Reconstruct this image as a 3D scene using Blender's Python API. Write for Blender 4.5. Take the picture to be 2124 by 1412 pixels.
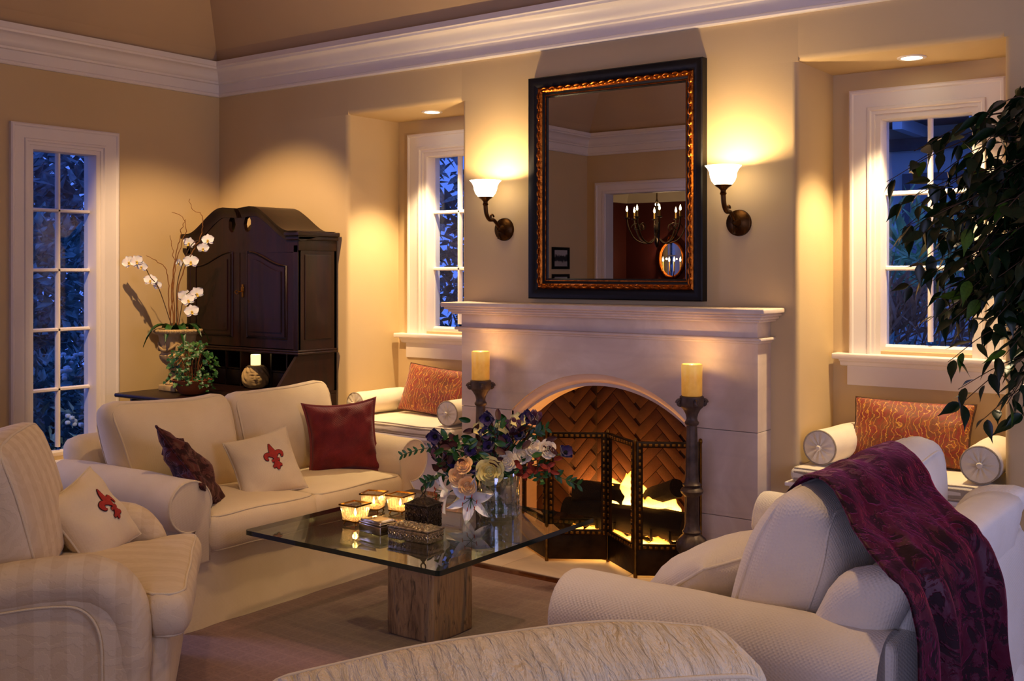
import bpy, bmesh, math, random
from math import sin, cos, pi, radians, sqrt, atan2, exp
from mathutils import Vector, Matrix, noise

sc = bpy.context.scene
COL = sc.collection
for o in list(bpy.data.objects):
    bpy.data.objects.remove(o)

# ------------------------------------------------------------------ camera
W_PX = 2124.0
cam_d = bpy.data.cameras.new('camera')
cam = bpy.data.objects.new('camera', cam_d)
COL.objects.link(cam)
cam.location = (0, 0, 1.5)
cam.rotation_euler = (pi / 2, 0, 0.63328)
cam_d.sensor_fit = 'HORIZONTAL'
cam_d.sensor_width = 36.0
cam_d.lens = 2254.0 / W_PX * 36.0
cam_d.shift_y = (561.3 - 706.0) / W_PX
cam_d.clip_start = 0.02
sc.camera = cam

# ------------------------------------------------------------------ world, view
world = bpy.data.worlds.new('dusk'); sc.world = world
world.use_nodes = True
bg = world.node_tree.nodes['Background']
bg.inputs[0].default_value = (0.075, 0.17, 0.70, 1)
bg.inputs[1].default_value = 1.5
sc.view_settings.view_transform = 'Standard'
sc.view_settings.look = 'None'
sc.view_settings.gamma = 1
sc.view_settings.use_curve_mapping = False
sc.view_settings.exposure = -0.06

# ------------------------------------------------------------------ room lights
def aim(o, tgt):
    d = Vector(tgt) - o.location
    o.rotation_euler = d.to_track_quat('-Z', 'Y').to_euler()

def lamp(name, kind, loc, power, col, tgt=None, **kw):
    l = bpy.data.lights.new(name, kind)
    l.energy = power; l.color = col
    for k, v in kw.items(): setattr(l, k, v)
    o = bpy.data.objects.new(name, l); COL.objects.link(o); o.location = loc
    if tgt: aim(o, tgt)
    return o

WARM = (1.0, 0.66, 0.33)
HAL = (1.0, 0.645, 0.335)
COOL = (0.60, 0.61, 1.0)
# ceiling spots assumed from the warm light, no fittings built
lamp('assumed_spot_corner', 'SPOT', (-4.55, 2.95, 3.86), 570, HAL, (-5.72, 4.75, 0.85), spot_size=radians(44), spot_blend=0.45, shadow_soft_size=0.03)
lamp('assumed_spot_sofa', 'SPOT', (-3.1, 3.3, 3.9), 105, HAL, (-4.0, 3.5, 0.4), spot_size=radians(66), spot_blend=0.9, shadow_soft_size=0.06)
lamp('assumed_spot_table', 'SPOT', (-2.0, 2.6, 3.9), 300, HAL, (-2.75, 3.55, 0.5), spot_size=radians(38), spot_blend=0.9, shadow_soft_size=0.06)
lamp('assumed_spot_seating', 'SPOT', (-2.3, 1.4, 3.9), 90, HAL, (-3.0, 1.9, 0.4), spot_size=radians(70), spot_blend=0.9, shadow_soft_size=0.06)
lamp('added_spot_white_sofa', 'SPOT', (-1.5, 3.0, 3.9), 150, HAL, (-1.35, 2.6, 0.6), spot_size=radians(64), spot_blend=0.9, shadow_soft_size=0.06)  # added to brighten the white sofa and the near armchair
# cool fill lamps, assumed from the cool light; hall window and garden door unseen
lamp('assumed_hall_fill', 'AREA', (0.3, -3.3, 1.5), 88, COOL, (-1.5, 3.0, 0.6), shape='RECTANGLE', size=2.6, size_y=2.0)  # assumed area lamp behind the camera, cool fill on camera-facing sides
lamp('assumed_door_fill', 'AREA', (1.82, 2.6, 1.35), 50, COOL, (-1.2, 3.0, 0.7), shape='RECTANGLE', size=1.6, size_y=2.1)  # assumed area lamp, cool fill on the back of the white sofa

lamp('side_window_fill', 'AREA', (-6.47, 1.95, 1.30), 42, (0.48, 0.48, 1.0), (-4.6, 2.5, 0.6), shape='RECTANGLE', size=0.9, size_y=1.85)  # added cool fill lamp, shining in through the added left-wall window

# ------------------------------------------------------------------ helpers: meshes
R = random.Random(7)
def J(*parts):
    V, F = [], []
    for p in parts:
        if not p: continue
        o = len(V); V += list(p[0]); F += [tuple(i + o for i in f) for f in p[1]]
    return V, F
def TF(vf, M):
    return [tuple(M @ Vector(v)) for v in vf[0]], vf[1]
def MV(vf, x=0, y=0, z=0):
    return [(a + x, b + y, c + z) for a, b, c in vf[0]], vf[1]
def RZ(a): return Matrix.Rotation(a, 4, 'Z')
def RX(a): return Matrix.Rotation(a, 4, 'X')
def RY(a): return Matrix.Rotation(a, 4, 'Y')
def T(x, y=None, z=None):
    return Matrix.Translation(Vector(x if y is None else (x, y, z)))

def box(x0, x1, y0, y1, z0, z1):
    V = [(x, y, z) for x in (x0, x1) for y in (y0, y1) for z in (z0, z1)]
    F = [(0, 1, 3, 2), (4, 6, 7, 5), (0, 4, 5, 1), (2, 3, 7, 6), (0, 2, 6, 4), (1, 5, 7, 3)]
    return V, F

def axis_list(h, r, n):
    if r <= 0: return [-h + 2 * h * i / n for i in range(n + 1)]
    k = [-h, -h + r * .12, -h + r * .42, -h + r]
    m = [-h + r + 2 * (h - r) * i / n for i in range(1, n)]
    return k + m + [h - r, h - r * .42, h - r * .12, h]

def rbox(w, d, h, r=.02, n=1, fn=None, ns=None):
    """rounded box centred on the origin; fn(p) moves each vertex"""
    ns = ns or (n, n, n)
    hs = (w / 2, d / 2, h / 2)
    r = min(r, *[q * .98 for q in hs])
    A = [axis_list(hs[i], r, ns[i]) for i in range(3)]
    idx = {}; V = []; F = []
    def vert(i, j, k):
        key = (i, j, k)
        if key not in idx:
            p = Vector((A[0][i], A[1][j], A[2][k]))
            q = Vector([max(-(hs[a] - r), min(hs[a] - r, p[a])) for a in range(3)])
            e = p - q
            if e.length > 1e-9: p = q + e.normalized() * r
            if fn: p = Vector(fn(p))
            idx[key] = len(V); V.append(tuple(p))
        return idx[key]
    L = [len(a) - 1 for a in A]
    for ax in range(3):
        b, c = (ax + 1) % 3, (ax + 2) % 3
        for s in (0, L[ax]):
            for i in range(L[b]):
                for j in range(L[c]):
                    q = []
                    for (ii, jj) in ((i, j), (i + 1, j), (i + 1, j + 1), (i, j + 1)):
                        t = [0, 0, 0]; t[ax] = s; t[b] = ii; t[c] = jj
                        q.append(vert(*t))
                    F.append(tuple(q if s else q[::-1]))
    return V, F
def rb(x0, x1, y0, y1, z0, z1, r=.006, n=1, fn=None):
    return MV(rbox(x1 - x0, y1 - y0, z1 - z0, r, n, fn), (x0 + x1) / 2, (y0 + y1) / 2, (z0 + z1) / 2)

def tube(pts, r, seg=8, cap=True, closed=False, flat=1.0):
    P = [Vector(p) for p in pts]; n = len(P)
    rr = r if hasattr(r, '__len__') else [r] * n
    V, F = [], []
    up = None
    for i in range(n):
        if closed: t = P[(i + 1) % n] - P[i - 1]
        else: t = P[min(i + 1, n - 1)] - P[max(i - 1, 0)]
        if t.length < 1e-9: t = Vector((0, 0, 1))
        t.normalize()
        if up is None:
            a = Vector((0, 0, 1)) if abs(t.z) < .9 else Vector((1, 0, 0))
            up = (a - t * a.dot(t)).normalized()
        else:
            up = up - t * up.dot(t)
            if up.length < 1e-6:
                a = Vector((0, 0, 1)) if abs(t.z) < .9 else Vector((1, 0, 0))
                up = a - t * a.dot(t)
            up.normalize()
        s = t.cross(up)
        for k in range(seg):
            a = 2 * pi * k / seg
            V.append(tuple(P[i] + (s * cos(a) + up * sin(a) * flat) * rr[i]))
    m = n if closed else n - 1
    for i in range(m):
        for k in range(seg):
            a = i * seg + k; b = i * seg + (k + 1) % seg
            c = ((i + 1) % n) * seg + (k + 1) % seg; d = ((i + 1) % n) * seg + k
            F.append((a, b, c, d))
    if cap and not closed:
        F.append(tuple(range(seg))[::-1]); F.append(tuple((n - 1) * seg + k for k in range(seg)))
    return V, F

def lathe(prof, seg=24, fn=None, caps=True):
    V, F = [], []
    for (r, z) in prof:
        for k in range(seg):
            a = 2 * pi * k / seg
            rr = r
            if fn: rr = fn(r, z, a)
            V.append((rr * cos(a), rr * sin(a), z))
    n = len(prof)
    for i in range(n - 1):
        for k in range(seg):
            F.append((i * seg + k, i * seg + (k + 1) % seg, (i + 1) * seg + (k + 1) % seg, (i + 1) * seg + k))
    if caps: F.append(tuple(range(seg))[::-1]); F.append(tuple((n - 1) * seg + k for k in range(seg)))
    return V, F

def prism(poly, axis, a0, a1):
    """poly in the plane normal to axis: 'z'->(x,y)  'y'->(x,z)  'x'->(y,z)"""
    n = len(poly); V = []
    for a in (a0, a1):
        for (p, q) in poly:
            V.append((p, q, a) if axis == 'z' else (p, a, q) if axis == 'y' else (a, p, q))
    F = [tuple(range(n))[::-1], tuple(range(n, 2 * n))]
    for i in range(n):
        j = (i + 1) % n
        F.append((i, j, n + j, n + i))
    return V, F

def sweep(profile, path, closed=False):
    """profile (out, z) swept along a plan path; out = to the left of travel, mitred"""
    n = len(path); V, F = [], []
    P = [Vector(p) for p in path]
    for i in range(n):
        a = P[i] - P[i - 1] if (i > 0 or closed) else P[1] - P[0]
        b = P[(i + 1) % n] - P[i] if (i < n - 1 or closed) else P[i] - P[i - 1]
        a.normalize(); b.normalize()
        na, nb = Vector((-a.y, a.x)), Vector((-b.y, b.x))
        m = na + nb
        m = m / max(m.dot(na), 1e-6)
        for (o, z) in profile:
            V.append((P[i].x + m.x * o, P[i].y + m.y * o, z))
    k = len(profile)
    for i in range(n if closed else n - 1):
        j = (i + 1) % n
        for q in range(k - 1):
            F.append((i * k + q, j * k + q, j * k + q + 1, i * k + q + 1))
    if not closed:
        F.append(tuple(range(k))); F.append(tuple(range((n - 1) * k, n * k))[::-1])
    return V, F

def frame(profile, x0, x1, z0, z1, sides=4):
    """mitred rectangular moulding in the XZ plane. profile (inset, y)"""
    V, F = [], []
    k = len(profile)
    for (cx, cz, sx, sz) in ((x0, z0, 1, 1), (x0, z1, 1, -1), (x1, z1, -1, -1), (x1, z0, -1, 1)):
        for (o, y) in profile:
            V.append((cx + sx * o, y, cz + (sz * o if not (sides == 3 and sz == 1) else 0)))
    for i in range(4 if sides == 4 else 3):
        j = (i + 1) % 4
        for q in range(k):
            F.append((i * k + q, i * k + (q + 1) % k, j * k + (q + 1) % k, j * k + q))
    if sides == 3:
        F.append(tuple(range(k))); F.append(tuple(range(3 * k, 4 * k)))
    return V, F

def grid(nu, nv, fn, closed_u=False):
    V = [fn(i / nu, j / nv) for j in range(nv + 1) for i in range(nu if closed_u else nu + 1)]
    w = nu if closed_u else nu + 1
    F = []
    for j in range(nv):
        for i in range(nu):
            F.append((j * w + i, j * w + (i + 1) % w, (j + 1) * w + (i + 1) % w, (j + 1) * w + i))
    return V, F

def bez(p, n=12):
    """Catmull-Rom through the points"""
    P = [Vector(q) for q in p]; out = []
    for i in range(len(P) - 1):
        a, b, c, d = P[max(i - 1, 0)], P[i], P[i + 1], P[min(i + 2, len(P) - 1)]
        for k in range(n):
            t = k / n
            out.append(0.5 * ((2 * b) + (c - a) * t + (2 * a - 5 * b + 4 * c - d) * t * t + (3 * b - a - 3 * c + d) * t ** 3))
    out.append(P[-1])
    return out

def nz(x, y, z, s=1.0): return noise.noise(Vector((x * s, y * s, z * s)))

def mesh_of(name, vf, mt, smooth=45, fix=True):
    me = bpy.data.meshes.new(name)
    me.from_pydata(vf[0], [], vf[1])
    if fix:
        b = bmesh.new(); b.from_mesh(me)
        bmesh.ops.recalc_face_normals(b, faces=b.faces)
        b.to_mesh(me); b.free()
    if mt: me.materials.append(mt)
    if smooth:
        me.shade_smooth()
        if smooth < 180: me.set_sharp_from_angle(angle=radians(smooth))
    me.update()
    return me

def ob(name, vf, mt, parent=None, smooth=45, loc=None, rot=None, fix=True):
    me = vf if isinstance(vf, bpy.types.Mesh) else mesh_of(name, vf, mt, smooth, fix)
    o = bpy.data.objects.new(name, me); COL.objects.link(o)
    if parent: o.parent = parent
    if loc is not None: o.location = loc
    if rot is not None: o.rotation_euler = rot
    return o

def tag(o, label=None, cat=None, group=None, kind=None):
    if label: o['label'] = label
    if cat: o['category'] = cat
    if group: o['group'] = group
    if kind: o['kind'] = kind
    return o

def thing(name, label=None, cat=None, loc=(0, 0, 0), rot=(0, 0, 0), group=None, kind=None):
    o = bpy.data.objects.new(name, None); COL.objects.link(o)
    o.empty_display_size = .1
    o.location = loc; o.rotation_euler = rot
    return tag(o, label, cat, group, kind)

def kids(o): return [c for c in bpy.data.objects if c.parent == o]
def copy_tree(o, parent=None, loc=None, rot=None, label=None):
    c = o.copy(); COL.objects.link(c); c.parent = parent
    if loc is not None: c.location = loc
    if rot is not None: c.rotation_euler = rot
    if label: c['label'] = label
    for k in kids(o): copy_tree(k, c)
    return c

# ------------------------------------------------------------------ helpers: materials
def lin(h):
    h = h.lstrip('#')
    v = [int(h[i:i + 2], 16) / 255 for i in (0, 2, 4)]
    return tuple(x / 12.92 if x < .04045 else ((x + .055) / 1.055) ** 2.4 for x in v) + (1,)
MATS = {}
class NT:
    def __init__(s, name):
        s.m = bpy.data.materials.new(name); s.m.use_nodes = True
        s.t = s.m.node_tree; s.n = s.t.nodes; s.l = s.t.links
        s.b = s.n['Principled BSDF']; s.out = s.n['Material Output']
        s._co = None
    def add(s, typ, ins=None, **kw):
        nd = s.n.new(typ)
        for k, v in kw.items(): setattr(nd, k, v)
        for k, v in (ins or {}).items():
            if hasattr(v, 'is_output') or isinstance(v, bpy.types.NodeSocket): s.l.new(v, nd.inputs[k])
            else: nd.inputs[k].default_value = v
        return nd
    def co(s, scale=(1, 1, 1), rot=(0, 0, 0)):
        if not s._co: s._co = s.add('ShaderNodeTexCoord')
        mp = s.add('ShaderNodeMapping', {'Vector': s._co.outputs['Object'], 'Scale': scale, 'Rotation': rot})
        return mp.outputs[0]
    def noise(s, scale, detail=3, rough=.5, vec=None, dist=0):
        return s.add('ShaderNodeTexNoise', {'Vector': vec or s.co(), 'Scale': scale, 'Detail': detail, 'Roughness': rough, 'Distortion': dist}).outputs['Fac']
    def ramp(s, fac, stops):
        r = s.add('ShaderNodeValToRGB', {'Fac': fac})
        e = r.color_ramp.elements
        while len(e) < len(stops): e.new(.5)
        for q, (p, c) in zip(e, stops):
            q.position = p; q.color = c if len(c) == 4 else tuple(c) + (1,)
        return r.outputs[0]
    def math(s, op, a, b=0.0, c=None):
        ins = {0: a, 1: b}
        if c is not None: ins[2] = c
        return s.add('ShaderNodeMath', ins, operation=op).outputs[0]
    def mix(s, f, a, b, typ='MIX'):
        nd = s.add('ShaderNodeMix', None, data_type='RGBA', blend_type=typ)
        for k, v in ((0, f), (6, a), (7, b)):
            if isinstance(v, bpy.types.NodeSocket): s.l.new(v, nd.inputs[k])
            else: nd.inputs[k].default_value = v
        return nd.outputs[2]
    def bump(s, h, st=.3, dist=.01):
        nd = s.add('ShaderNodeBump', {'Height': h, 'Strength': st, 'Distance': dist})
        s.l.new(nd.outputs[0], s.b.inputs['Normal']); return nd
    def set(s, **kw):
        for k, v in kw.items():
            k = {'base': 'Base Color', 'rough': 'Roughness', 'metal': 'Metallic', 'spec': 'Specular IOR Level', 'emit': 'Emission Color', 'estr': 'Emission Strength', 'sheen': 'Sheen Weight', 'srough': 'Sheen Roughness', 'stint': 'Sheen Tint', 'coat': 'Coat Weight', 'sss': 'Subsurface Weight'}.get(k, k)
            if isinstance(v, bpy.types.NodeSocket): s.l.new(v, s.b.inputs[k])
            else: s.b.inputs[k].default_value = v
        return s

def plain(name, col, rough=.5, metal=0, var=.12, vs=8, bump=0, bs=60, spec=.4, **kw):
    """procedural paint / metal / stone: noise varied colour with fine bump"""
    if name in MATS: return MATS[name]
    t = NT(name); c = lin(col) if isinstance(col, str) else tuple(col)
    d = tuple(x * (1 - var) for x in c[:3]) + (1,); u = tuple(min(1, x * (1 + var * .6)) for x in c[:3]) + (1,)
    t.set(base=t.ramp(t.noise(vs, 4), [(.3, d), (.7, u)]), rough=rough, metal=metal, spec=spec, **kw)
    if bump: t.bump(t.noise(bs, 3), bump, .004)
    MATS[name] = t.m
    return t.m

def emis(name, col, st):
    if name in MATS: return MATS[name]
    t = NT(name); t.set(base=(0, 0, 0, 1), emit=col, estr=st, rough=.6)
    MATS[name] = t.m; return t.m

def clear(name, tint=(1, 1, 1, 1), f=1.45, rough=0.0, extra=0.0):
    """thin clear glass: tinted transmission with a Fresnel reflection"""
    if name in MATS: return MATS[name]
    t = NT(name); t.n.remove(t.b)
    geo = t.add('ShaderNodeNewGeometry')
    cosi = t.math('ABSOLUTE', t.add('ShaderNodeVectorMath', {0: geo.outputs['Incoming'], 1: geo.outputs['Normal']}, operation='DOT_PRODUCT').outputs['Value'])
    f0 = ((f - 1) / (f + 1)) ** 2
    fr = t.math('MULTIPLY_ADD', t.math('POWER', t.math('SUBTRACT', 1.0, cosi), 5.0), 1 - f0, f0)
    if extra: fr = t.math('ADD', fr, extra)
    tr = t.add('ShaderNodeBsdfTransparent', {'Color': tint})
    gl = t.add('ShaderNodeBsdfGlossy', {'Roughness': rough})
    mx = t.add('ShaderNodeMixShader', {0: fr, 1: tr.outputs[0], 2: gl.outputs[0]})
    t.l.new(mx.outputs[0], t.out.inputs[0])
    MATS[name] = t.m; return t.m

# ------------------------------------------------------------------ materials
def fabric(name, col, col2=None, ws=420, bump=.25, rough=.9, var=.10, vs=5, sheen=.15):
    t = NT(name); c = lin(col); d = lin(col2) if col2 else tuple(x * (1 - var) for x in c[:3]) + (1,)
    v = t.co((1, 1, 1), (.5, .62, pi / 4))
    w1 = t.add('ShaderNodeTexWave', {'Vector': v, 'Scale': ws / 20, 'Distortion': 1.0, 'Detail': 1}, bands_direction='X').outputs['Fac']
    w2 = t.add('ShaderNodeTexWave', {'Vector': v, 'Scale': ws / 20, 'Distortion': 1.0, 'Detail': 1}, bands_direction='Z').outputs['Fac']
    w3 = t.add('ShaderNodeTexWave', {'Vector': v, 'Scale': ws / 20, 'Distortion': 1.0, 'Detail': 1}, bands_direction='Y').outputs['Fac']
    h = t.math('ADD', t.math('MULTIPLY', w1, w2), t.math('ADD', t.math('MULTIPLY', w2, w3), t.math('MULTIPLY', w1, w3)))
    t.set(base=t.ramp(t.noise(vs, 4), [(.25, d), (.75, c)]), rough=rough, spec=.2, sheen=sheen)
    t.bump(h, bump, .0015)
    return t.m

def damask(name, col, col2, axis='X', scale=26, crinkle=0):
    t = NT(name); v = t.co()
    a, b = lin(col), lin(col2)
    st = t.add('ShaderNodeTexWave', {'Vector': v, 'Scale': scale / 6.0, 'Distortion': .15, 'Detail': 0}, bands_direction=axis).outputs['Fac']
    st = t.ramp(st, [(.45, (0, 0, 0)), (.55, (1, 1, 1))])
    n2 = t.noise(3.0, 3, .6, dist=1.5)
    sw = t.add('ShaderNodeTexWave', {'Vector': v, 'Scale': 10, 'Distortion': 9, 'Detail': 3, 'Detail Scale': 1.6}, wave_type='RINGS').outputs['Fac']
    sw = t.ramp(sw, [(.35, (0, 0, 0)), (.6, (1, 1, 1))])
    f = t.math('ADD', t.math('MULTIPLY', st, .65), t.math('MULTIPLY', sw, .3))
    t.set(base=t.mix(f, a, b), rough=t.math('SUBTRACT', .8, t.math('MULTIPLY', f, .22)), spec=.3, sheen=.1)
    h = t.math('ADD', t.math('MULTIPLY', sw, .5), t.math('MULTIPLY', t.noise(260, 2), .35))
    if crinkle:
        cr = t.noise(16, 4, .55, vec=t.co((2.6, .55, .55)), dist=.7)
        h = t.math('ADD', t.math('MULTIPLY', t.noise(200, 2), .1), t.math('MULTIPLY', cr, crinkle))
        t.bump(h, .9, .03)
    else:
        t.bump(h, .28, .004)
    return t.m

def wood(name, c1, c2, scale=3.0, axis=(1, 10, 10), rough=.32, coat=.1):
    t = NT(name)
    n = t.noise(scale, 6, .6, vec=t.co(axis), dist=.6)
    t.set(base=t.ramp(n, [(.3, lin(c1)), (.7, lin(c2))]), rough=rough, spec=.35, coat=coat)
    t.bump(n, .12, .002)
    return t.m

def M_wall():
    t = NT('wall_paint')
    n = t.noise(1.2, 4)
    t.set(base=t.ramp(n, [(.3, (.59, .43, .215, 1)), (.7, (.64, .475, .25, 1))]), rough=.75, spec=.25)
    t.bump(t.noise(160, 3), .10, .003); return t.m
M_WALL = M_wall()
M_CEIL = plain('ceiling_paint', (.52, .36, .20, 1), .85, var=.06, vs=1, bump=.08, bs=150)
M_TRIM = plain('trim_paint', (.80, .73, .66, 1), .38, var=.04, vs=3, spec=.5)
M_RED = plain('dining_paint', (.085, .011, .012, 1), .7, var=.15, vs=2, bump=.1, bs=120)
M_PLANK = wood('floor_wood', '#2c1409', '#5a2c14', 4, (2, 18, 18), .25)
M_MAHOG = wood('mahogany', '#0b0302', '#240a05', 3.5, (9, 9, 1), .42, .05)
M_CREAM = fabric('cream_linen', '#dfcba6', '#d3bd95', 1300, .22)
M_CREAMPIPE = fabric('cream_piping', '#d9c6a0', None, 1400, .2)
M_WHITEF = fabric('basket_weave', '#eadfce', '#dfd2be', 850, .30)
M_BENCHF = fabric('bench_linen', '#ece0c8', '#e0d2b6', 1300, .2)
M_BENCHSIDE = fabric('bench_silk', '#b9a88b', '#8f7f68', 900, .3, rough=.6)
M_DAMASK = damask('striped_damask', '#cdb690', '#d4be99', 'Y', 20)
M_DAMASKX = damask('striped_damask_body', '#cab28c', '#d6c19c', 'X', 20)
M_CRINK = damask('crinkled_damask', '#dcc69c', '#e2cfa8', 'X', 10, crinkle=1.6)
M_REDF = fabric('red_silk', '#7c1f1b', '#5a1412', 900, .25, rough=.6, vs=14)
M_REDTRIM = fabric('red_border', '#8a4038', '#6d2c28', 300, .2)
def M_velvet(name, a, b, tint):
    t = NT(name)
    v = t.noise(9, 4, .6, dist=2.5)
    f = t.ramp(v, [(.47, (0, 0, 0)), (.53, (1, 1, 1))])
    t.set(base=t.mix(f, lin(a), lin(b)), rough=t.math('SUBTRACT', .75, t.math('MULTIPLY', f, .28)), sheen=.55, srough=.3, stint=tint, spec=.15)
    t.bump(t.math('ADD', f, t.math('MULTIPLY', t.noise(40, 3), .6)), .5, .007)
    return t.m
M_THROW = M_velvet('burnout_velvet', '#1a0209', '#3c0619', (.80, .07, .27, 1))
M_BROWNV = M_velvet('brown_velvet', '#2b0d0c', '#4a1a17', (.55, .25, .22, 1))
def M_brocade():
    t = NT('brocade')
    w = t.add('ShaderNodeTexWave', {'Vector': t.co(), 'Scale': 6.0, 'Distortion': 8, 'Detail': 3.5, 'Detail Scale': 2.2, 'Detail Roughness': .55}, wave_type='BANDS').outputs['Fac']
    n = t.noise(17, 4, .6, dist=1.5)
    base = t.ramp(n, [(.30, lin('#6a1208')), (.44, lin('#8c2a0c')), (.54, lin('#6e3a0e')), (.64, lin('#a04a16')), (.76, lin('#6f2410'))])
    f = t.ramp(w, [(.30, (0, 0, 0)), (.40, (1, 1, 1)), (.50, (1, 1, 1)), (.60, (0, 0, 0))])
    t.set(base=t.mix(t.math('MULTIPLY', f, .8), base, lin('#d99a2e')), rough=t.math('SUBTRACT', .6, t.math('MULTIPLY', f, .25)), spec=.5, sheen=.2)
    t.bump(t.math('ADD', f, t.math('MULTIPLY', t.noise(30, 2), .5)), .35, .004); return t.m
M_BROC = M_brocade()
M_CORD = plain('twisted_cord', '#4a2a12', .7, var=.5, vs=120)
def M_limestone():
    t = NT('limestone')
    n = t.noise(2.2, 6, .6, dist=.8)
    b = t.ramp(n, [(.25, (.50, .375, .28, 1)), (.5, (.60, .47, .355, 1)), (.62, (.67, .55, .43, 1)), (.8, (.56, .42, .31, 1))])
    v = t.add('ShaderNodeTexWave', {'Vector': t.co((.4, 1, 2.2)), 'Scale': 1.2, 'Distortion': 7, 'Detail': 4}, bands_direction='Z').outputs['Fac']
    b = t.mix(t.ramp(v, [(.0, (.16, .16, .16)), (.10, (0, 0, 0))]), b, (.44, .35, .29, 1))
    t.set(base=b, rough=.62, spec=.35); t.bump(t.noise(70, 4), .12, .003); return t.m
M_LIME = M_limestone()
def M_rug():
    t = NT('rug_weave')
    v = t.co()
    w1 = t.add('ShaderNodeTexWave', {'Vector': v, 'Scale': 4.2, 'Distortion': .6, 'Detail': 2}, bands_direction='X').outputs['Fac']
    w2 = t.add('ShaderNodeTexWave', {'Vector': v, 'Scale': 4.2, 'Distortion': .6, 'Detail': 2}, bands_direction='Y').outputs['Fac']
    g = t.math('MAXIMUM', t.ramp(w1, [(.9, (0, 0, 0)), (1, (1, 1, 1))]), t.ramp(w2, [(.9, (0, 0, 0)), (1, (1, 1, 1))]))
    n = t.noise(90, 3)
    b = t.ramp(n, [(.3, (.15, .083, .070, 1)), (.7, (.21, .12, .10, 1))])
    t.set(base=t.mix(t.math('MULTIPLY', g, .28), b, (.27, .175, .145, 1)), rough=.95, spec=.1, sheen=.2)
    t.bump(t.noise(330, 2), .6, .004); return t.m
M_RUG = M_rug()
M_BRONZE = plain('dark_bronze', '#4a3018', .38, 1.0, .45, 18, .3, 40)
M_IRON = plain('antique_iron', '#55453a', .5, .45, .5, 22, .5, 45)
M_BRASS = plain('aged_brass', '#8a5f22', .35, 1.0, .45, 30, .4, 70)
M_DBRASS = plain('dark_brass', '#3a2812', .42, .9, .5, 12, .3, 50)
M_SILVER = plain('tarnished_silver', '#b3a894', .25, 1.0, .5, 60, .5, 140)
M_DSILVER = plain('dark_silver', '#4a4038', .35, 1.0, .6, 55, 1.0, 120)
M_POLSILVER = plain('polished_silver', '#c4b8a6', .16, 1.0, .1, 10)
M_BLACK = plain('black_lacquer', '#0d0806', .48, 0, .3, 6, spec=.25)
M_GILT = plain('gilded_leaf', '#a8581a', .34, 1.0, .5, 40, .8, 60)
M_MIRROR = NT('mirror_silvering').set(base=(.86, .84, .80, 1), metal=1.0, rough=.0).m
M_PANE = clear('window_glass', (.93, .96, 1, 1), 1.28)
M_TABLEGLASS = clear('table_glass', (.66, .76, .70, 1), 1.5)
M_GLASSEDGE = plain('glass_edge', (.004, .012, .009, 1), .08, spec=.8)
M_CRYSTAL = clear('cut_crystal', (.88, .93, .95, 1), 1.7, .02, .14)
def M_vot():
    t = NT('votive_glass'); t.n.remove(t.b)
    tr = t.add('ShaderNodeBsdfTransparent', {'Color': (1, .95, .85, 1)}); tl = t.add('ShaderNodeBsdfTranslucent', {'Color': (1, .88, .62, 1)}); gl = t.add('ShaderNodeBsdfGlossy', {'Roughness': .08})
    n = t.noise(90, 2)
    m1 = t.add('ShaderNodeMixShader', {0: t.math('MULTIPLY_ADD', n, .4, .05), 1: tr.outputs[0], 2: tl.outputs[0]})
    m2 = t.add('ShaderNodeMixShader', {0: .14, 1: m1.outputs[0], 2: gl.outputs[0]})
    t.l.new(m2.outputs[0], t.out.inputs[0]); return t.m
M_VOTIVE = M_vot()
M_WAX = plain('yellow_wax', '#d8a440', .5, var=.12, vs=12, sss=.3)
M_STONEPOT = plain('antique_stone', '#b59a68', .85, var=.35, vs=14, bump=.5, bs=30)
M_TERRA = plain('terracotta', '#8a4a24', .7, var=.3, vs=10)
M_LEAF = plain('green_leaf', '#1c4a16', .38, var=.5, vs=6, spec=.45)
M_IVY = plain('ivy_leaf', '#154a18', .4, var=.45, vs=18, spec=.4)
M_IVY2 = plain('ivy_leaf_pale', '#3f6a28', .5, var=.3, vs=18)
M_FICUS = plain('ficus_leaf', '#12260c', .35, var=.5, vs=9, spec=.4)
M_FICUS2 = plain('ficus_leaf_lit', '#3e5c12', .38, var=.4, vs=9, spec=.4)  # lighter copy of the leaf: light on some leaves put into the colour
M_BARK = plain('bark', '#4a3420', .9, var=.4, vs=20, bump=.5, bs=40)
M_TWIG = plain('twig', '#7a4c1e', .8, var=.3, vs=20)
M_PETALW = plain('white_petal', '#f2ecec', .6, var=.05, sss=.2)
M_CHAR = plain('charred_wood', '#0c0806', .95, var=.6, vs=14, bump=.9, bs=22)
M_GRATE = plain('grate_iron', '#080605', .7, .6)
def M_travertine():
    t = NT('fossil_stone')
    n = t.noise(3.0, 6, .65, vec=t.co((3.2, 3.2, .5)), dist=1.2)
    n2 = t.noise(9.0, 5, .6, vec=t.co((3, 3, .6)), dist=2)
    b = t.ramp(n, [(.28, lin('#3c3028')), (.40, lin('#7a5c40')), (.52, lin('#a8845c')), (.66, lin('#6e6054'))])
    t.set(base=t.mix(t.ramp(n2, [(.56, (0, 0, 0)), (.66, (.7, .7, .7))]), b, lin('#2c221a')), rough=.5, spec=.4)
    t.bump(n2, .4, .01); return t.m
M_PED = M_travertine()
M_BRICK = plain('fire_brick', '#4a2a12', .9, var=.5, vs=9, bump=.5, bs=40)
M_MORTAR = plain('mortar', '#2e1a0c', .95, var=.3)
M_SOOT = plain('soot', '#060403', 1.0, var=.4)

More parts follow.
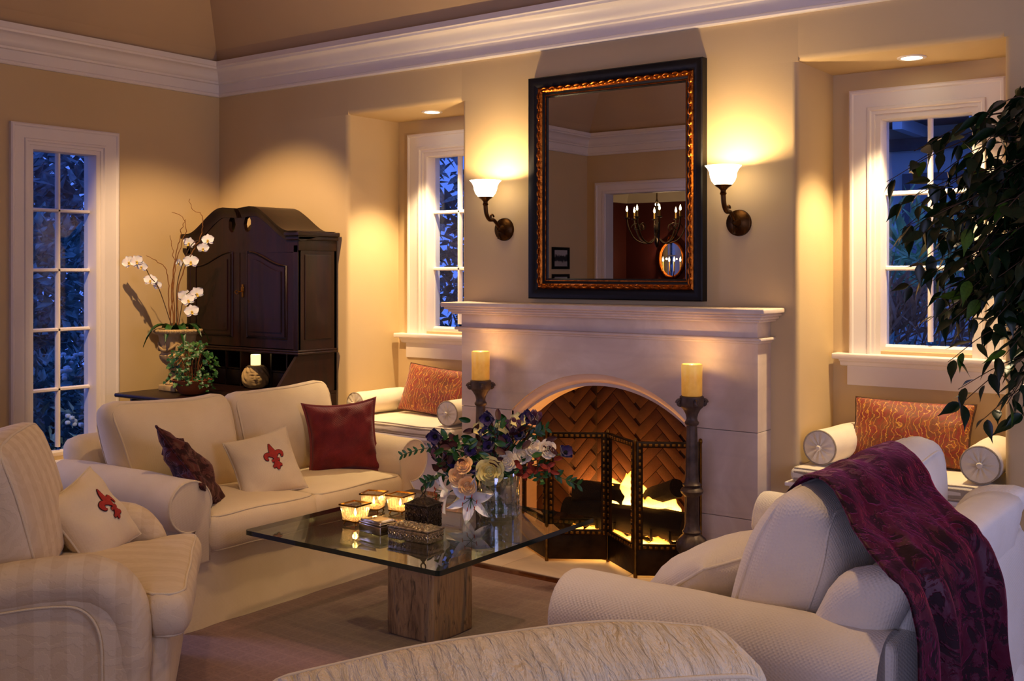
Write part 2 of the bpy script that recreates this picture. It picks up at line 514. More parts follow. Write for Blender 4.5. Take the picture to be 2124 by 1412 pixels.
# ------------------------------------------------------------------ the setting
XL, YB, YF, XR = -6.223, 4.975, 0.09, 1.9      # left wall, back wall, front wall, right wall faces
RL = (-4.951, -4.018); RR = (-1.964, -1.050); RT = 2.497; YREC = 5.45
def S(name, vf, mt, parent=None, smooth=40, **kw):
    o = ob(name, vf, mt, parent, smooth, **kw)
    if not parent: o['kind'] = 'structure'
    return o

def col_poly(x0, x1, y0, y1, rl, rr_, r=.03):
    """plan polygon of a wall pier with rounded front corners"""
    P = []
    if rl: P += [(x0 + r - r * cos(a), y0 + r - r * sin(a)) for a in [pi / 2 * k / 5 for k in range(6)]]
    else: P.append((x0, y0))
    if rr_: P += [(x1 - r + r * sin(a), y0 + r - r * cos(a)) for a in [pi / 2 * k / 5 for k in range(6)]]
    else: P.append((x1, y0))
    return P + [(x1, y1), (x0, y1)]
FX0, FX1, FZ = -3.56, -2.42, 1.0     # rough opening for the firebox
wb = J(prism(col_poly(XL - .2, RL[0], YB, 5.62, 0, 1), 'z', 0, RT),
       prism(col_poly(RL[1], FX0, YB, 5.62, 1, 0), 'z', 0, RT),
       box(FX0, FX1, YB, 5.62, FZ, RT),
       prism(col_poly(FX1, RR[0], YB, 5.62, 0, 1), 'z', 0, RT),
       prism(col_poly(RR[1], XR + .2, YB, 5.62, 1, 0), 'z', 0, RT))
r_ = .03
hp = [(YB + r_ - r_ * cos(a), RT + r_ - r_ * sin(a)) for a in [pi / 2 * k / 5 for k in range(6)]] + [(5.62, RT), (5.62, 3.05), (YB, 3.05)]
xe = [XL - .2, RL[0], RL[1], RR[0], RR[1], XR + .2]
wb = J(wb, prism(hp, 'x', RL[0], RL[1]), prism(hp, 'x', RR[0], RR[1]), *[box(xe[i], xe[i + 1], YB, 5.62, RT, 3.05) for i in (0, 2, 4)])
WIN = {}   # glass centre x, half width
def rec_back(x0, x1, cx, hw, z0, z1):
    return J(box(x0, cx - hw, YREC, 5.6, 0, RT), box(cx + hw, x1, YREC, 5.6, 0, RT), box(cx - hw, cx + hw, YREC, 5.6, 0, z0), box(cx - hw, cx + hw, YREC, 5.6, z1, RT))
CWL, CWR = -4.4845, -1.507
wb = J(wb, rec_back(RL[0], RL[1], CWL, .30, 1.10, 2.32), rec_back(RR[0], RR[1], CWR, .30, 1.10, 2.32))
S('wall_back', wb, M_WALL)
# left wall with window hole
cy, hw, z0, z1 = 3.80, .30, .36, 2.31
c2, h2 = 1.95, .52
S('wall_left', J(box(XL - .22, XL, YF - .12, c2 - h2, 0, 3.05), box(XL - .22, XL, c2 + h2, cy - hw, 0, 3.05), box(XL - .22, XL, c2 - h2, c2 + h2, 0, z0), box(XL - .22, XL, c2 - h2, c2 + h2, z1, 3.05), box(XL - .22, XL, cy + hw, YB + .1, 0, 3.05), box(XL - .22, XL, cy - hw, cy + hw, 0, z0), box(XL - .22, XL, cy - hw, cy + hw, z1, 3.05)), M_WALL)
# front wall with the cased opening to the dining room and the hall opening the camera stands in
O1 = (-6.015, -4.35, 2.33); O2 = (-1.9, 1.6, 2.45)
S('wall_front', J(box(XL - .2, O1[0], YF - .14, YF, 0, 3.05), box(O1[0], O1[1], YF - .14, YF, O1[2], 3.05), box(O1[1], O2[0], YF - .14, YF, 0, 3.05), box(O2[0], O2[1], YF - .14, YF, O2[2], 3.05), box(O2[1], XR + .2, YF - .14, YF, 0, 3.05)), M_WALL)
S('wall_right', J(box(XR, XR + .15, YF - .2, 1.7, 0, 3.05), box(XR, XR + .15, 3.5, YB + .1, 0, 3.05), box(XR, XR + .15, 1.7, 3.5, 2.45, 3.05)), M_WALL)
# coved and sloped ceiling
rings = [(.08, 2.95), (.13, 3.02), (.20, 3.095), (.40, 3.30), (.75, 3.62), (1.10, 3.95)]
cv, cf = [], []
for o_, z_ in rings:
    cv += [(XL + o_, YB - o_, z_), (XR - o_, YB - o_, z_), (XR - o_, YF + o_, z_), (XL + o_, YF + o_, z_)]
for i in range(len(rings) - 1):
    for k in range(4): cf.append((i * 4 + k, i * 4 + (k + 1) % 4, (i + 1) * 4 + (k + 1) % 4, (i + 1) * 4 + k))
n_ = (len(rings) - 1) * 4
cf.append((n_, n_ + 1, n_ + 2, n_ + 3))
cl = S('ceiling', (cv, cf), M_CEIL, smooth=0)
# crown moulding
CROWN = [(-.005, 2.722), (.020, 2.722), (.026, 2.730), (.026, 2.742), (.016, 2.748), (.016, 2.808), (.034, 2.812), (.038, 2.824), (.050, 2.832), (.058, 2.852), (.074, 2.876), (.098, 2.892), (.118, 2.897), (.122, 2.908), (.132, 2.914), (.132, 2.946), (.07, 2.955), (-.005, 2.955)]
S('trim_1', sweep(CROWN, [(XR, YB), (XL, YB), (XL, YF), (XR, YF)]), M_TRIM, smooth=35)
# baseboards
BASE = [(-.004, 0), (.022, 0), (.022, .030), (.016, .036), (.016, .130), (.022, .136), (.020, .150), (.012, .162), (.014, .178), (.008, .192), (-.004, .194)]
S('baseboard_back', sweep(BASE, [(XR, YB), (RR[1] + .035, YB)]), M_TRIM, smooth=35)
S('baseboard_left', sweep(BASE, [(XL, YB), (XL, YF)]), M_TRIM, smooth=35)
S('baseboard_front', sweep(BASE, [(-4.2, YF), (-2.05, YF)]), M_TRIM, smooth=35)
# floor: sub-floor and single boards wherever rug and hearth leave the wood bare
fl = S('floor', box(-7.9, 2.1, -3.6, 5.6, -.06, -.012), M_MORTAR)
pl = {}
def plank(x0, x1, y, w=.105):
    key = round(x1 - x0, 3)
    if key not in pl: pl[key] = mesh_of('plank', rb(-key / 2 + .001, key / 2 - .001, -w / 2 + .0012, w / 2 - .0012, -.012, 0, .002), M_PLANK)
    ob('plank', pl[key], None, fl, loc=((x0 + x1) / 2, y, 0))
for k in range(-34, 48):
    y = 4.36 + (k - 40) * .105
    if y > 4.97 - .05: continue
    if y > 4.31:          # rows between rug and wall
        xs = [-6.2, -5.1, -4.2] if y < 4.42 else []
        if y < 4.42: xs = [-6.2, -5.0, -3.95, -2.75, -1.6]
        off = (k % 3) * .31
        xr = [-1.9 + off * .3, -.95 + off, .25 + off, 1.9]
        if y >= 4.42: xs = [-6.2, -5.0 - off * .4, -3.92]
        for a, b in zip(xs[:-1], xs[1:]): plank(a, b, y)
        if y < 4.42: plank(-1.6, xr[1], y)
        else: plank(-1.98, xr[1], y)
        for a, b in zip(xr[1:-1], xr[2:]): plank(a, b, y)
    elif y > .6:          # strip of floor right of the rug
        off = (k % 3) * .27
        xr = [.30, 1.0 + off, 1.9]
        for a, b in zip(xr[:-1], xr[1:]): plank(a, b, y)
    elif y > -.4:
        off = (k % 3) * .37
        xr = [-6.2, -4.9 + off, -3.6 + off, -2.2 + off, -.9 + off, .5 + off, 1.9]
        for a, b in zip(xr[:-1], xr[1:]): plank(a, b, y)
S('floor_hall', box(-7.8, 2.0, -3.5, -.30, -.012, -.001), M_PLANK)
# hall behind the camera and dining room seen in the mirror
S('wall_hall', J(box(-2.05, -1.95, -3.5, YF - .14, 0, 2.6), box(1.9, 2.0, -3.5, YF - .14, 0, 2.6), box(-2.0, -1.15, -3.6, -3.5, 0, 2.6), box(1.7, 2.0, -3.6, -3.5, 0, 2.6), box(-1.15, 1.7, -3.6, -3.5, 2.4, 2.6)), M_WALL)
S('ceiling_hall', box(-2.05, 2.0, -3.6, YF - .14, 2.6, 2.66), M_CEIL)
DXL, DY = -7.72, -3.3
dw = (-1.85, .27, .95, 2.13)   # dining window: centre y, half width, bottom, top
S('wall_dining', J(box(DXL - .1, -2.05, DY - .1, DY, 0, 2.6),
    box(DXL - .1, DXL, DY, dw[0] - dw[1], 0, 2.6), box(DXL - .1, DXL, dw[0] + dw[1], YF - .14, 0, 2.6), box(DXL - .1, DXL, dw[0] - dw[1], dw[0] + dw[1], 0, dw[2]), box(DXL - .1, DXL, dw[0] - dw[1], dw[0] + dw[1], dw[3], 2.6),
    box(-2.16, -2.05, DY, YF - .14, 0, 2.6), box(DXL, XL - .2, YF - .24, YF - .14, 0, 2.6), box(XL - .2, O1[0] - .1, YF - .16, YF - .14, 0, 2.6)), M_RED)
S('ceiling_dining', box(DXL - .1, -2.05, DY - .1, YF - .14, 2.6, 2.66), M_CEIL)
DCROWN = [(0, 2.44), (.03, 2.44), (.04, 2.48), (.09, 2.56), (.10, 2.60), (0, 2.60)]
S('trim_2', sweep(DCROWN, [(-2.16, DY), (DXL, DY), (DXL, YF - .24)][::-1]), M_TRIM)
# casing of the dining opening
CAS = [(0, .0), (0, -.022), (.010, -.028), (.026, -.028), (.034, -.020), (.050, -.018), (.085, -.014), (.095, -.020), (.118, -.018), (.126, 0)]
cs = frame([(o_, y_) for o_, y_ in CAS], -(O1[1] - O1[0]) / 2 - .10, (O1[1] - O1[0]) / 2 + .10, 0, O1[2] + .10, 3)
dc = S('trim_3', TF(cs, T((O1[0] + O1[1]) / 2, YF, 0) @ RZ(pi)), M_TRIM, smooth=35)
ob('jamb', J(box(O1[0] - .001, O1[0] + .02, YF - .16, YF + .004, 0, O1[2]), box(O1[1] - .02, O1[1] + .001, YF - .16, YF + .004, 0, O1[2]), box(O1[0], O1[1], YF - .16, YF + .004, O1[2] - .02, O1[2])), M_TRIM, dc)

# ------------------------------------------------------------------ windows
WCAS = [(0, .003), (0, -.024), (.008, -.030), (.018, -.030), (.024, -.024), (.040, -.022), (.075, -.016), (.088, -.014), (.092, -.022), (.104, -.022), (.110, -.012), (.125, -.010), (.128, .003)]
def window(name, cw, rows, hw, z0, z1, casw, loc, rot, sill_w, sill_z, apron=.095, mull=.024, depth=.085):
    """local: x width, y outward depth, z up; wall face at y=0"""
    w = thing(name, loc=loc, rot=rot, kind='structure')
    ob('casing', frame(WCAS, -hw - casw, hw + casw, sill_z, z1 + casw, 3), M_TRIM, w, 35)
    jl = casw - .126
    ob('jamb', frame([(0, -.002), (.03, -.002), (.034, .02), (.03, depth + .05), (0, depth + .05)], -hw - jl - .004, hw + jl + .004, sill_z, z1 + jl + .004, 3), M_TRIM, w, 35)
    si = .045
    sash = frame([(0, depth - .02), (si - .012, depth - .02), (si, depth - .006), (si, depth + .02), (0, depth + .02)], -hw - si, hw + si, z0 - si - .02, z1 + si)
    so = ob('sash', sash, M_TRIM, w, 35)
    def bar(vf): ob('muntin', vf, M_TRIM, so, 35)
    m = mull / 2
    prof = [(-m, depth - .004), (-m * .5, depth - .018), (m * .5, depth - .018), (m, depth - .004), (m, depth + .014), (-m, depth + .014)]
    bar(prism(prof, 'z', z0, z1))
    hs = (z1 - z0 - (rows - 1) * mull) / rows
    for k in range(1, rows):
        z = z0 + k * hs + (k - .5) * mull
        bar(MV(prism([(y_, z_) for z_, y_ in prof], 'x', -hw, hw), 0, 0, z))
    for c in (-1, 1):
        for k in range(rows):
            a = z0 + k * (hs + mull)
            x0, x1 = (-hw, -m) if c < 0 else (m, hw)
            ob('pane', box(x0 - .003, x1 + .003, depth + .002, depth + .006, a - .003, a + hs + .003), M_PANE, so, 0)
    ob('sill', J(rb(-sill_w, sill_w, -.075, depth + .02, sill_z - .028, sill_z, .006), MV(prism([(0, 0), (-.055, 0), (-.052, -.010), (-.036, -.018), (-.028, -.034), (-.012, -.040), (0, -.042)], 'x', -sill_w + .03, sill_w - .03), 0, 0, sill_z - .026)), M_TRIM, w, 35)
    if apron: ob('apron', rb(-sill_w + .06, sill_w - .06, -.016, .002, sill_z - .066 - apron, sill_z - .05, .003), M_TRIM, w, 35)
    return w
window('window_1', 0, 5, .212, .400, 2.235, .152, (XL, 3.795, 0), (0, 0, pi / 2), .40, .335, .10)
window('window_2', 0, 3, .213, 1.150, 2.250, .155, (CWL, YREC, 0), (0, 0, 0), .445, 1.085)
window('window_3', 0, 3, .213, 1.150, 2.250, .155, (CWR, YREC, 0), (0, 0, 0), .440, 1.085)
window('window_added', 0, 5, .44, .400, 2.235, .152, (XL, 1.95, 0), (0, 0, pi / 2), .62, .335, .10)  # unseen window, added to let cool fill reach the loveseat's near arm
window('window_4', 0, 3, dw[1] - .05, dw[2] + .08, dw[3] - .06, .13, (DXL, dw[0], 0), (0, 0, pi / 2), .32, dw[2] + .0, 0)

# assumed unseen hall window and garden door, for the cool light: frames and panes
def big_window(name, w_, z0, z1, cols, rows, loc, rot):
    w = thing(name, loc=loc, rot=rot, kind='structure')
    so = ob('sash', frame([(0, -.03), (.07, -.03), (.07, .03), (0, .03)], -w_ / 2, w_ / 2, z0, z1), M_TRIM, w)
    for c in range(1, cols): ob('muntin', box(-w_ / 2 + c * w_ / cols - .018, -w_ / 2 + c * w_ / cols + .018, -.02, .02, z0 + .06, z1 - .06), M_TRIM, so)
    for k in range(1, rows): ob('muntin', box(-w_ / 2 + .06, w_ / 2 - .06, -.018, .018, z0 + k * (z1 - z0) / rows - .014, z0 + k * (z1 - z0) / rows + .014), M_TRIM, so)
    ob('pane', box(-w_ / 2 + .06, w_ / 2 - .06, -.003, .003, z0 + .06, z1 - .06), M_PANE, so, 0)
big_window('window_assumed', 2.85, 0, 2.4, 3, 4, (.275, -3.55, 0), (0, 0, 0))  # hall window, unseen and assumed
big_window('door_assumed', 1.8, 0, 2.45, 2, 5, (XR + .08, 2.6, 0), (0, 0, pi / 2))  # garden door, unseen and assumed

# ------------------------------------------------------------------ fireplace
FC = -2.9955                   # centre line
SX0, SX1 = -3.893, -2.100      # surround ends
SY = 4.82                      # surround face
fp = thing('fireplace', 'pale limestone fireplace with arched opening, moulded mantel shelf and flush hearth', 'fireplace', (FC, SY, 0))
def arc(hw, zs, za, n=40):
    """points of a segmental arch from left spring to right spring"""
    h = za - zs; r = (hw * hw + h * h) / (2 * h); c = za - r
    a = math.asin(hw / r)
    return [(r * sin(-a + 2 * a * k / n), c + r * cos(-a + 2 * a * k / n)) for k in range(n + 1)]
x0, x1 = SX0 - FC, SX1 - FC
ZT = 1.179
AO = arc(.545, .735, .962); AI = arc(.508, .705, .895)
JZ = .735
# arched upper slab
def slab_arch():
    top = [(x0, JZ)] + [(x0, ZT), (x1, ZT), (x1, JZ)] + AO[::-1]
    f = []
    V, F = [], []
    for y in (0, .16):
        V += [(p[0], y, p[1]) for p in AO]              # arch row
        V += [(p[0], y, ZT) for p in AO]                # top row
        V += [(x0, y, JZ), (x0, y, ZT), (x1, y, JZ), (x1, y, ZT)]
    n = len(AO); m = 2 * n + 4
    for s in (0, m):
        for i in range(n - 1): F.append((s + i, s + i + 1, s + n + i + 1, s + n + i))
        F.append((s + 2 * n, s, s + n, s + 2 * n + 1)); F.append((s + n - 1, s + 2 * n + 2, s + 2 * n + 3, s + 2 * n - 1))
    for i in range(n - 1): F.append((i, i + 1, m + i + 1, m + i)); F.append((n + i, n + i + 1, m + n + i + 1, m + n + i))
    F += [(2 * n, 2 * n + 1, m + 2 * n + 1, m + 2 * n), (2 * n + 2, 2 * n + 3, m + 2 * n + 3, m + 2 * n + 2), (2 * n, 0, m, m + 2 * n), (2 * n + 2, n - 1, m + n - 1, m + 2 * n + 2), (2 * n + 1, n, m + n, m + 2 * n + 1), (2 * n + 3, 2 * n - 1, m + 2 * n - 1, m + 2 * n + 3)]
    return V, F
ob('stone_slab', slab_arch(), M_LIME, fp, 30)
for a, b in ((x0, -.545), (.545, x1)):
    ob('stone_slab', rb(a, b, 0, .16, .32, JZ - .003, .002), M_LIME, fp, 30)
    ob('stone_slab', rb(a, b, 0, .16, 0, .317, .002), M_LIME, fp, 30)
# moulded splay inside the arch: outer arc -> inner arc with a small bead
def full(A, hw): return [(-hw, 0)] + A + [(hw, 0)]
prof_rows = [(AO, .545, .0), (AO, .545, .018), (arc(.530, .725, .934), .530, .030), (arc(.518, .715, .914), .518, .052), (arc(.516, .713, .911), .516, .060), (AI, .508, .060), (AI, .508, .075), (AI, .508, .21)]
V, F = [], []
for A_, hw_, y_ in prof_rows:
    V += [(p[0], y_, p[1]) for p in full(A_, hw_)]
w_ = len(AO) + 2
for j in range(len(prof_rows) - 1):
    for i in range(w_ - 1): F.append((j * w_ + i, j * w_ + i + 1, (j + 1) * w_ + i + 1, (j + 1) * w_ + i))
ob('arch_moulding', (V, F), M_LIME, fp, 30)
# mantel: frieze bands and shelf
def mant(o, za, zb, y=0): return rb(x0 - o, x1 + o, -o + y, .152, za, zb, .004)
ob('mantel_shelf', J(rb(x0 - .075, x1 + .075, -.105, .152, 1.296, 1.322, .008), rb(x0 - .060, x1 + .060, -.090, .152, 1.283, 1.297, .006), rb(x0 - .045, x1 + .045, -.072, .152, 1.268, 1.284, .006), rb(x0 - .032, x1 + .032, -.056, .152, 1.256, 1.269, .005)), M_LIME, fp, 30)
ob('mantel_frieze', J(rb(x0, x1, -.004, .152, 1.1795, 1.258, .003), rb(x0 - .030, x1 + .030, -.034, .152, 1.166, 1.182, .006), rb(x0 - .014, x1 + .014, -.018, .152, 1.154, 1.167, .004)), M_LIME, fp, 30)
hz = thing('hearth', kind='structure', loc=(FC, 0, 0))
for a, b in ((-.92, -.31), (-.31, .30), (.30, .92)):
    ob('hearth_slab', rb(a + .0015, b - .0015, 4.4135, SY - .002, -.012, .003, .003), M_LIME, hz, 30)
# firebox with herringbone fire bricks
fb = ob('firebox', J(box(-.60, .60, .62, .70, -.01, 1.30), box(-.62, -.56, .16, .70, -.01, 1.30), box(.56, .62, .16, .70, -.01, 1.30), box(-.62, .62, .16, .70, 1.24, 1.30), box(-.60, .60, .16, .66, -.012, .004)), M_SOOT, fp, 0)
brick_me = mesh_of('brick', rb(-.0988, .0988, -.010, .010, -.0298, .0298, .0022), M_BRICK)
def herring(o, ux, wid, hgt, par):
    """herringbone bricks on the wall starting at o and running along unit vector ux"""
    ang = atan2(ux[1], ux[0])
    L, H_ = .200, .062
    s = L / sqrt(2)
    cand = []
    for i in range(-30, 30):
        for j in range(-12, 12):
            # 90 degree herringbone on a lattice, turned by 45 degrees
            for k in (0, 1):
                px = (i * H_ + j * L) + (0 if k == 0 else 0)
                a = i * H_ + j * 2 * L if k == 0 else i * H_ + j * 2 * L + L
                b = i * H_ if k == 0 else i * H_ + H_ - L
                cxp, cyp = (a + L / 2, b + H_ / 2) if k == 0 else (a + H_ / 2, b + L / 2)
                u = (cxp - cyp) / sqrt(2); v = (cxp + cyp) / sqrt(2)
                cand.append((u, v, (pi / 4 if k == 0 else -pi / 4)))
    n = 0
    for u, v, t in cand:
        u2, v2 = u, v
        if .012 < u2 < wid - .012 and -.02 < v2 < hgt:
            b = ob('brick', brick_me, None, par)
            b.location = (o[0] + ux[0] * u2, o[1] + ux[1] * u2, v2)
            b.rotation_euler = (Matrix.Rotation(ang, 3, 'Z') @ Matrix.Rotation(-t, 3, 'Y')).to_euler()
            n += 1
    return n
A0, A1, A2, A3 = (-.53, .165), (-.33, .56), (.33, .56), (.53, .165)
mort = ob('mortar_bed', J(*[([(p[0], p[1], 0), (q[0], q[1], 0), (q[0], q[1], 1.25), (p[0], p[1], 1.25)], [(0, 1, 2, 3)]) for p, q in ((A0, A1), (A1, A2), (A2, A3))]), M_MORTAR, fp, 0)
for p, q in ((A0, A1), (A1, A2), (A2, A3)):
    d = Vector((q[0] - p[0], q[1] - p[1])); L_ = d.length; d.normalize()
    herring(p, d, L_, 1.05, mort)

# grate, logs, embers, flames
GX, GY = FC + .02, 5.10
g = thing('fire_grate', 'black iron log grate standing in the firebox', 'grate', (GX, GY, .004))
for k in range(7):
    x = -.33 + k * .11
    ob('bar', tube(bez([(x, -.13, .16), (x, -.12, .10), (x, -.02, .085), (x, .12, .09), (x, .15, .16)], 4), .009, 6), M_GRATE, g)
for y in (-.11, .12): ob('rail', tube([(-.36, y, .095), (.36, y, .095)], .010, 6), M_GRATE, g)
for x in (-.33, .33):
    for y in (-.11, .12): ob('leg', tube([(x, y, .0), (x, y, .10)], .010, 6), M_GRATE, g)
def log(loc, rot, L, r, seed, label):
    V, F = grid(14, 10, lambda u, v: (0, 0, 0), True)
    def fn(u, v):
        a = 2 * pi * u; z = -L / 2 + L * v
        rr = r * (1 + .16 * nz(cos(a) * 1.4 + seed, sin(a) * 1.4, z * 5) + .06 * nz(cos(a) * 5, sin(a) * 5 + seed, z * 18))
        return (z, rr * cos(a), rr * sin(a))
    V, F = grid(14, 10, fn, True)
    F = F + [tuple(range(14)), tuple(range(14 * 10, 14 * 11))]
    return tag(ob('log', (V, F), M_CHAR, None, 35, loc, rot), label, 'log', 'logs in the fireplace')
log((GX + .02, GY - .055, .175), (0, 0, .04), .72, .075, 1, 'long charred log lying across the front of the grate')
log((GX - .05, GY + .075, .18), (0, 0, -.05), .60, .07, 2, 'charred log lying across the back of the grate')
log((GX - .13, GY - .02, .285), (.3, .05, .35), .34, .060, 3, 'short thick charred log on top of the pile, beside the flames')
log((GX + .19, GY + .0, .315), (0, -.36, -.45), .36, .048, 4, 'slanted charred log propped on the pile near the right firebrick wall')
log((GX - .37, GY - .13, .07), (0, .5, 1.1), .24, .045, 5, 'small charred log end fallen beside the grate')
def M_ember():
    t = NT('glowing_embers')
    n = t.noise(34, 4, .6)
    e = t.ramp(n, [(.40, (.02, .004, 0)), (.52, (.9, .22, .02)), (.64, (1, .62, .16))])
    t.set(base=(.05, .03, .02, 1), rough=.9, emit=e, estr=9.0); t.bump(n, 1, .02); return t.m
ME = M_ember()
V, F = grid(34, 22, lambda u, v: (-.42 + .84 * u, -.20 + .44 * v, .012 + .028 * (nz(u * 30, v * 20, 3) + .6) * min(1, 6 * u * (1 - u)) * min(1, 6 * v * (1 - v)) + .01))
eb = tag(ob('ember_bed', (V, F), ME, None, 40, (GX, GY - .02, 0)), 'bed of glowing orange embers under the grate', 'embers', kind='stuff')
def M_flame():
    t = NT('flame')
    g_ = t.add('ShaderNodeTexCoord').outputs['Generated']
    z = t.add('ShaderNodeSeparateXYZ', {0: g_}).outputs[2]
    c = t.ramp(z, [(0, (1, .62, .16)), (.35, (1, .46, .07)), (1, (1, .20, .01))])
    lw = t.add('ShaderNodeLayerWeight', {0: .35}).outputs['Facing']
    em = t.add('ShaderNodeEmission', {'Color': c, 'Strength': 16.0})
    tr = t.add('ShaderNodeBsdfTransparent')
    f = t.math('ADD', t.math('MULTIPLY', lw, .9), t.math('MULTIPLY', z, .55))
    f = t.math('MINIMUM', f, .96)
    mx = t.add('ShaderNodeMixShader', {0: f, 1: em.outputs[0], 2: tr.outputs[0]})
    t.l.new(mx.outputs[0], t.out.inputs[0]); return t.m
MF = M_flame()
def flame(r, h, seed):
    def fn(u, v):
        a = 2 * pi * u
        rr = r * (sin(pi * min(1, v * .82 + .18)) ** .8) * (1 - v * .35)
        dx = .5 * r * nz(seed, v * 2.6, 1.3) * v * 2; dy = .5 * r * nz(seed + 9, v * 2.6, 4) * v * 2
        return (rr * cos(a) * 1.3 + dx, rr * sin(a) * .8 + dy, h * v)
    return grid(12, 14, fn, True)
flm = thing('flames', 'yellow and orange flames rising between the logs', 'fire', (GX, GY, .10))
for i, (x, y, z, r, h) in enumerate([(.03, .0, .10, .055, .24), (-.02, .03, .10, .05, .20), (.08, .02, .10, .05, .19), (.19, -.02, .10, .06, .14), (-.18, .03, .08, .055, .15), (-.27, .05, .06, .05, .13), (.26, .02, .10, .045, .12), (-.08, -.02, .10, .045, .15), (.13, -.03, .08, .045, .12),
                                      (-.26, -.12, -.05, .05, .085), (-.12, -.13, -.05, .06, .085), (.02, -.14, -.05, .065, .085), (.14, -.14, -.05, .06, .08), (.26, -.13, -.05, .06, .08), (-.22, .06, .06, .06, .17), (-.12, .06, .10, .06, .20)]):
    ob('flame_tongue', flame(r, h, i * 3.7), MF, flm, 180, (x, y, z))
lamp('fire_glow', 'POINT', (GX + .0, GY - .02, .23), 1.8, (1, .40, .09), shadow_soft_size=.02)
lamp('fire_glow_low', 'POINT', (GX - .25, GY + .20, .19), 13.0, (1, .45, .11), shadow_soft_size=.02)
lamp('ember_glow', 'POINT', (GX, GY - .12, .085), 3, (1, .36, .06), shadow_soft_size=.05)

# ------------------------------------------------------------------ folding fire screen
H = [(-3.457, 4.812), (-3.175, 4.628), (-2.911, 4.800), (-2.651, 4.628), (-2.385, 4.795)]
scr = thing('fire_screen', 'brass framed folding fire screen with fine mesh panels in front of the fire', 'fire screen', (0, 0, .003))
def M_mesh():
    t = NT('fire_mesh'); t.n.remove(t.b)
    w = t.add('ShaderNodeTexWave', {'Vector': t.co(), 'Scale': 60, 'Distortion': 0}, bands_direction='X').outputs['Fac']
    d = t.add('ShaderNodeBsdfDiffuse', {'Color': (.05, .03, .015, 1)})
    tr = t.add('ShaderNodeBsdfTransparent')
    mx = t.add('ShaderNodeMixShader', {0: t.math('MULTIPLY_ADD', w, .22, .12), 1: tr.outputs[0], 2: d.outputs[0]})
    t.l.new(mx.outputs[0], t.out.inputs[0]); return t.m
MM = M_mesh()
SH = .665
for k in range(4):
    a, b = Vector(H[k]), Vector(H[k + 1])
    L_ = (b - a).length; ang = atan2(b.y - a.y, b.x - a.x)
    rot = (0, 0, ang); loc = (a.x, a.y, 0)
    f = .030
    fr = frame([(0, -.007), (.006, -.009), (f - .006, -.009), (f, -.006), (f, .006), (0, .007)], .006, L_ - .006, .135, SH)
    po = ob('panel_frame', fr, M_DBRASS, scr, 30, loc, rot)
    # raised beads along the frame
    bd = []
    n = 17
    for i in range(n):
        z = .150 + (SH - .165) * i / (n - 1)
        for x in (.006 + f / 2, L_ - .006 - f / 2): bd.append(MV(rbox(.013, .008, .019, .004), x, -.010, z))
    for i in range(9):
        x = .045 + (L_ - .09) * i / 8
        for z in (.135 + f / 2, SH - f / 2): bd.append(MV(rbox(.019, .008, .013, .004), x, -.010, z))
    ob('beading', J(*bd), M_BRASS, po, 40)
    ob('mesh', ([(f, 0, .16), (L_ - f, 0, .16), (L_ - f, 0, SH - f), (f, 0, SH - f)], [(0, 1, 2, 3)]), MM, po, 0)
    ob('kick_plate', rb(.006, L_ - .006, -.005, .005, .012, .135, .002), M_DBRASS, scr, 30, loc, rot)
for h in H:
    ob('hinge_post', MV(lathe([(.004, 0), (.010, .002), (.010, .02), (.007, .026), (.007, SH - .01), (.010, SH), (.009, SH + .012), (.003, SH + .018)], 10), h[0], h[1], 0), M_BRASS, scr)

# ------------------------------------------------------------------ overmantel mirror
MX0, MX1, MZ0, MZ1, MY = -3.503, -2.438, 1.346, 2.566, YB
mi = thing('wall_mirror', 'large mirror in a black frame with gilded carved leaf band above the mantel', 'mirror', ((MX0 + MX1) / 2, MY, MZ0))
mw, mh = (MX1 - MX0) / 2, MZ1 - MZ0
ob('outer_frame', frame([(0, 0), (0, -.050), (.006, -.056), (.020, -.058), (.040, -.050), (.056, -.040), (.058, -.034), (.058, 0)], -mw, mw, 0, mh), M_BLACK, mi, 35)
gb = ob('gilded_band', frame([(.056, -.010), (.056, -.040), (.064, -.047), (.076, -.046), (.084, -.036), (.084, -.010)], -mw, mw, 0, mh), M_GILT, mi, 35)
ob('inner_frame', frame([(.083, -.010), (.083, -.034), (.092, -.030), (.098, -.024), (.106, -.024), (.112, -.016), (.112, -.010)], -mw, mw, 0, mh), M_BLACK, mi, 35)
ob('inner_gilt_line', frame([(.0975, -.010), (.0975, -.0275), (.1025, -.0275), (.1025, -.010)], -mw, mw, 0, mh), M_GILT, mi, 35)
ob('mirror_glass', box(-mw + .108, mw - .108, -.0145, -.008, .108, mh - .108), M_MIRROR, mi, 0)
leafv = []
def carve(L_):
    n = int(L_ / .052); out = []
    for i in range(n):
        c = -L_ / 2 + L_ * (i + .5) / n
        for s in (-1, 1):
            p = bez([(c - .020, 0, s * .001), (c - .004, -.006, s * .007), (c + .012, -.007, s * .006), (c + .022, -.002, s * .001)], 3)
            out.append(tube(p, [.0015, .003, .0045, .005, .0055, .005, .005, .004, .003, .001][:len(p)], 5))
        out.append(MV(rbox(.008, .008, .008, .004), c + .026, -.004, 0))
    return J(*out)
def strip(name_, L_, cx, cz, vert):
    vf = carve(L_)
    if vert: vf = TF(vf, RY(pi / 2))
    ob('carved_leaves', MV(vf, cx, -.045, cz), M_GILT, gb, 40)
strip('t', 2 * mw - .15, 0, mh - .07, False); strip('b', 2 * mw - .15, 0, .07, False)
strip('l', mh - .15, -mw + .07, mh / 2, True); strip('r', mh - .15, mw - .07, mh / 2, True)

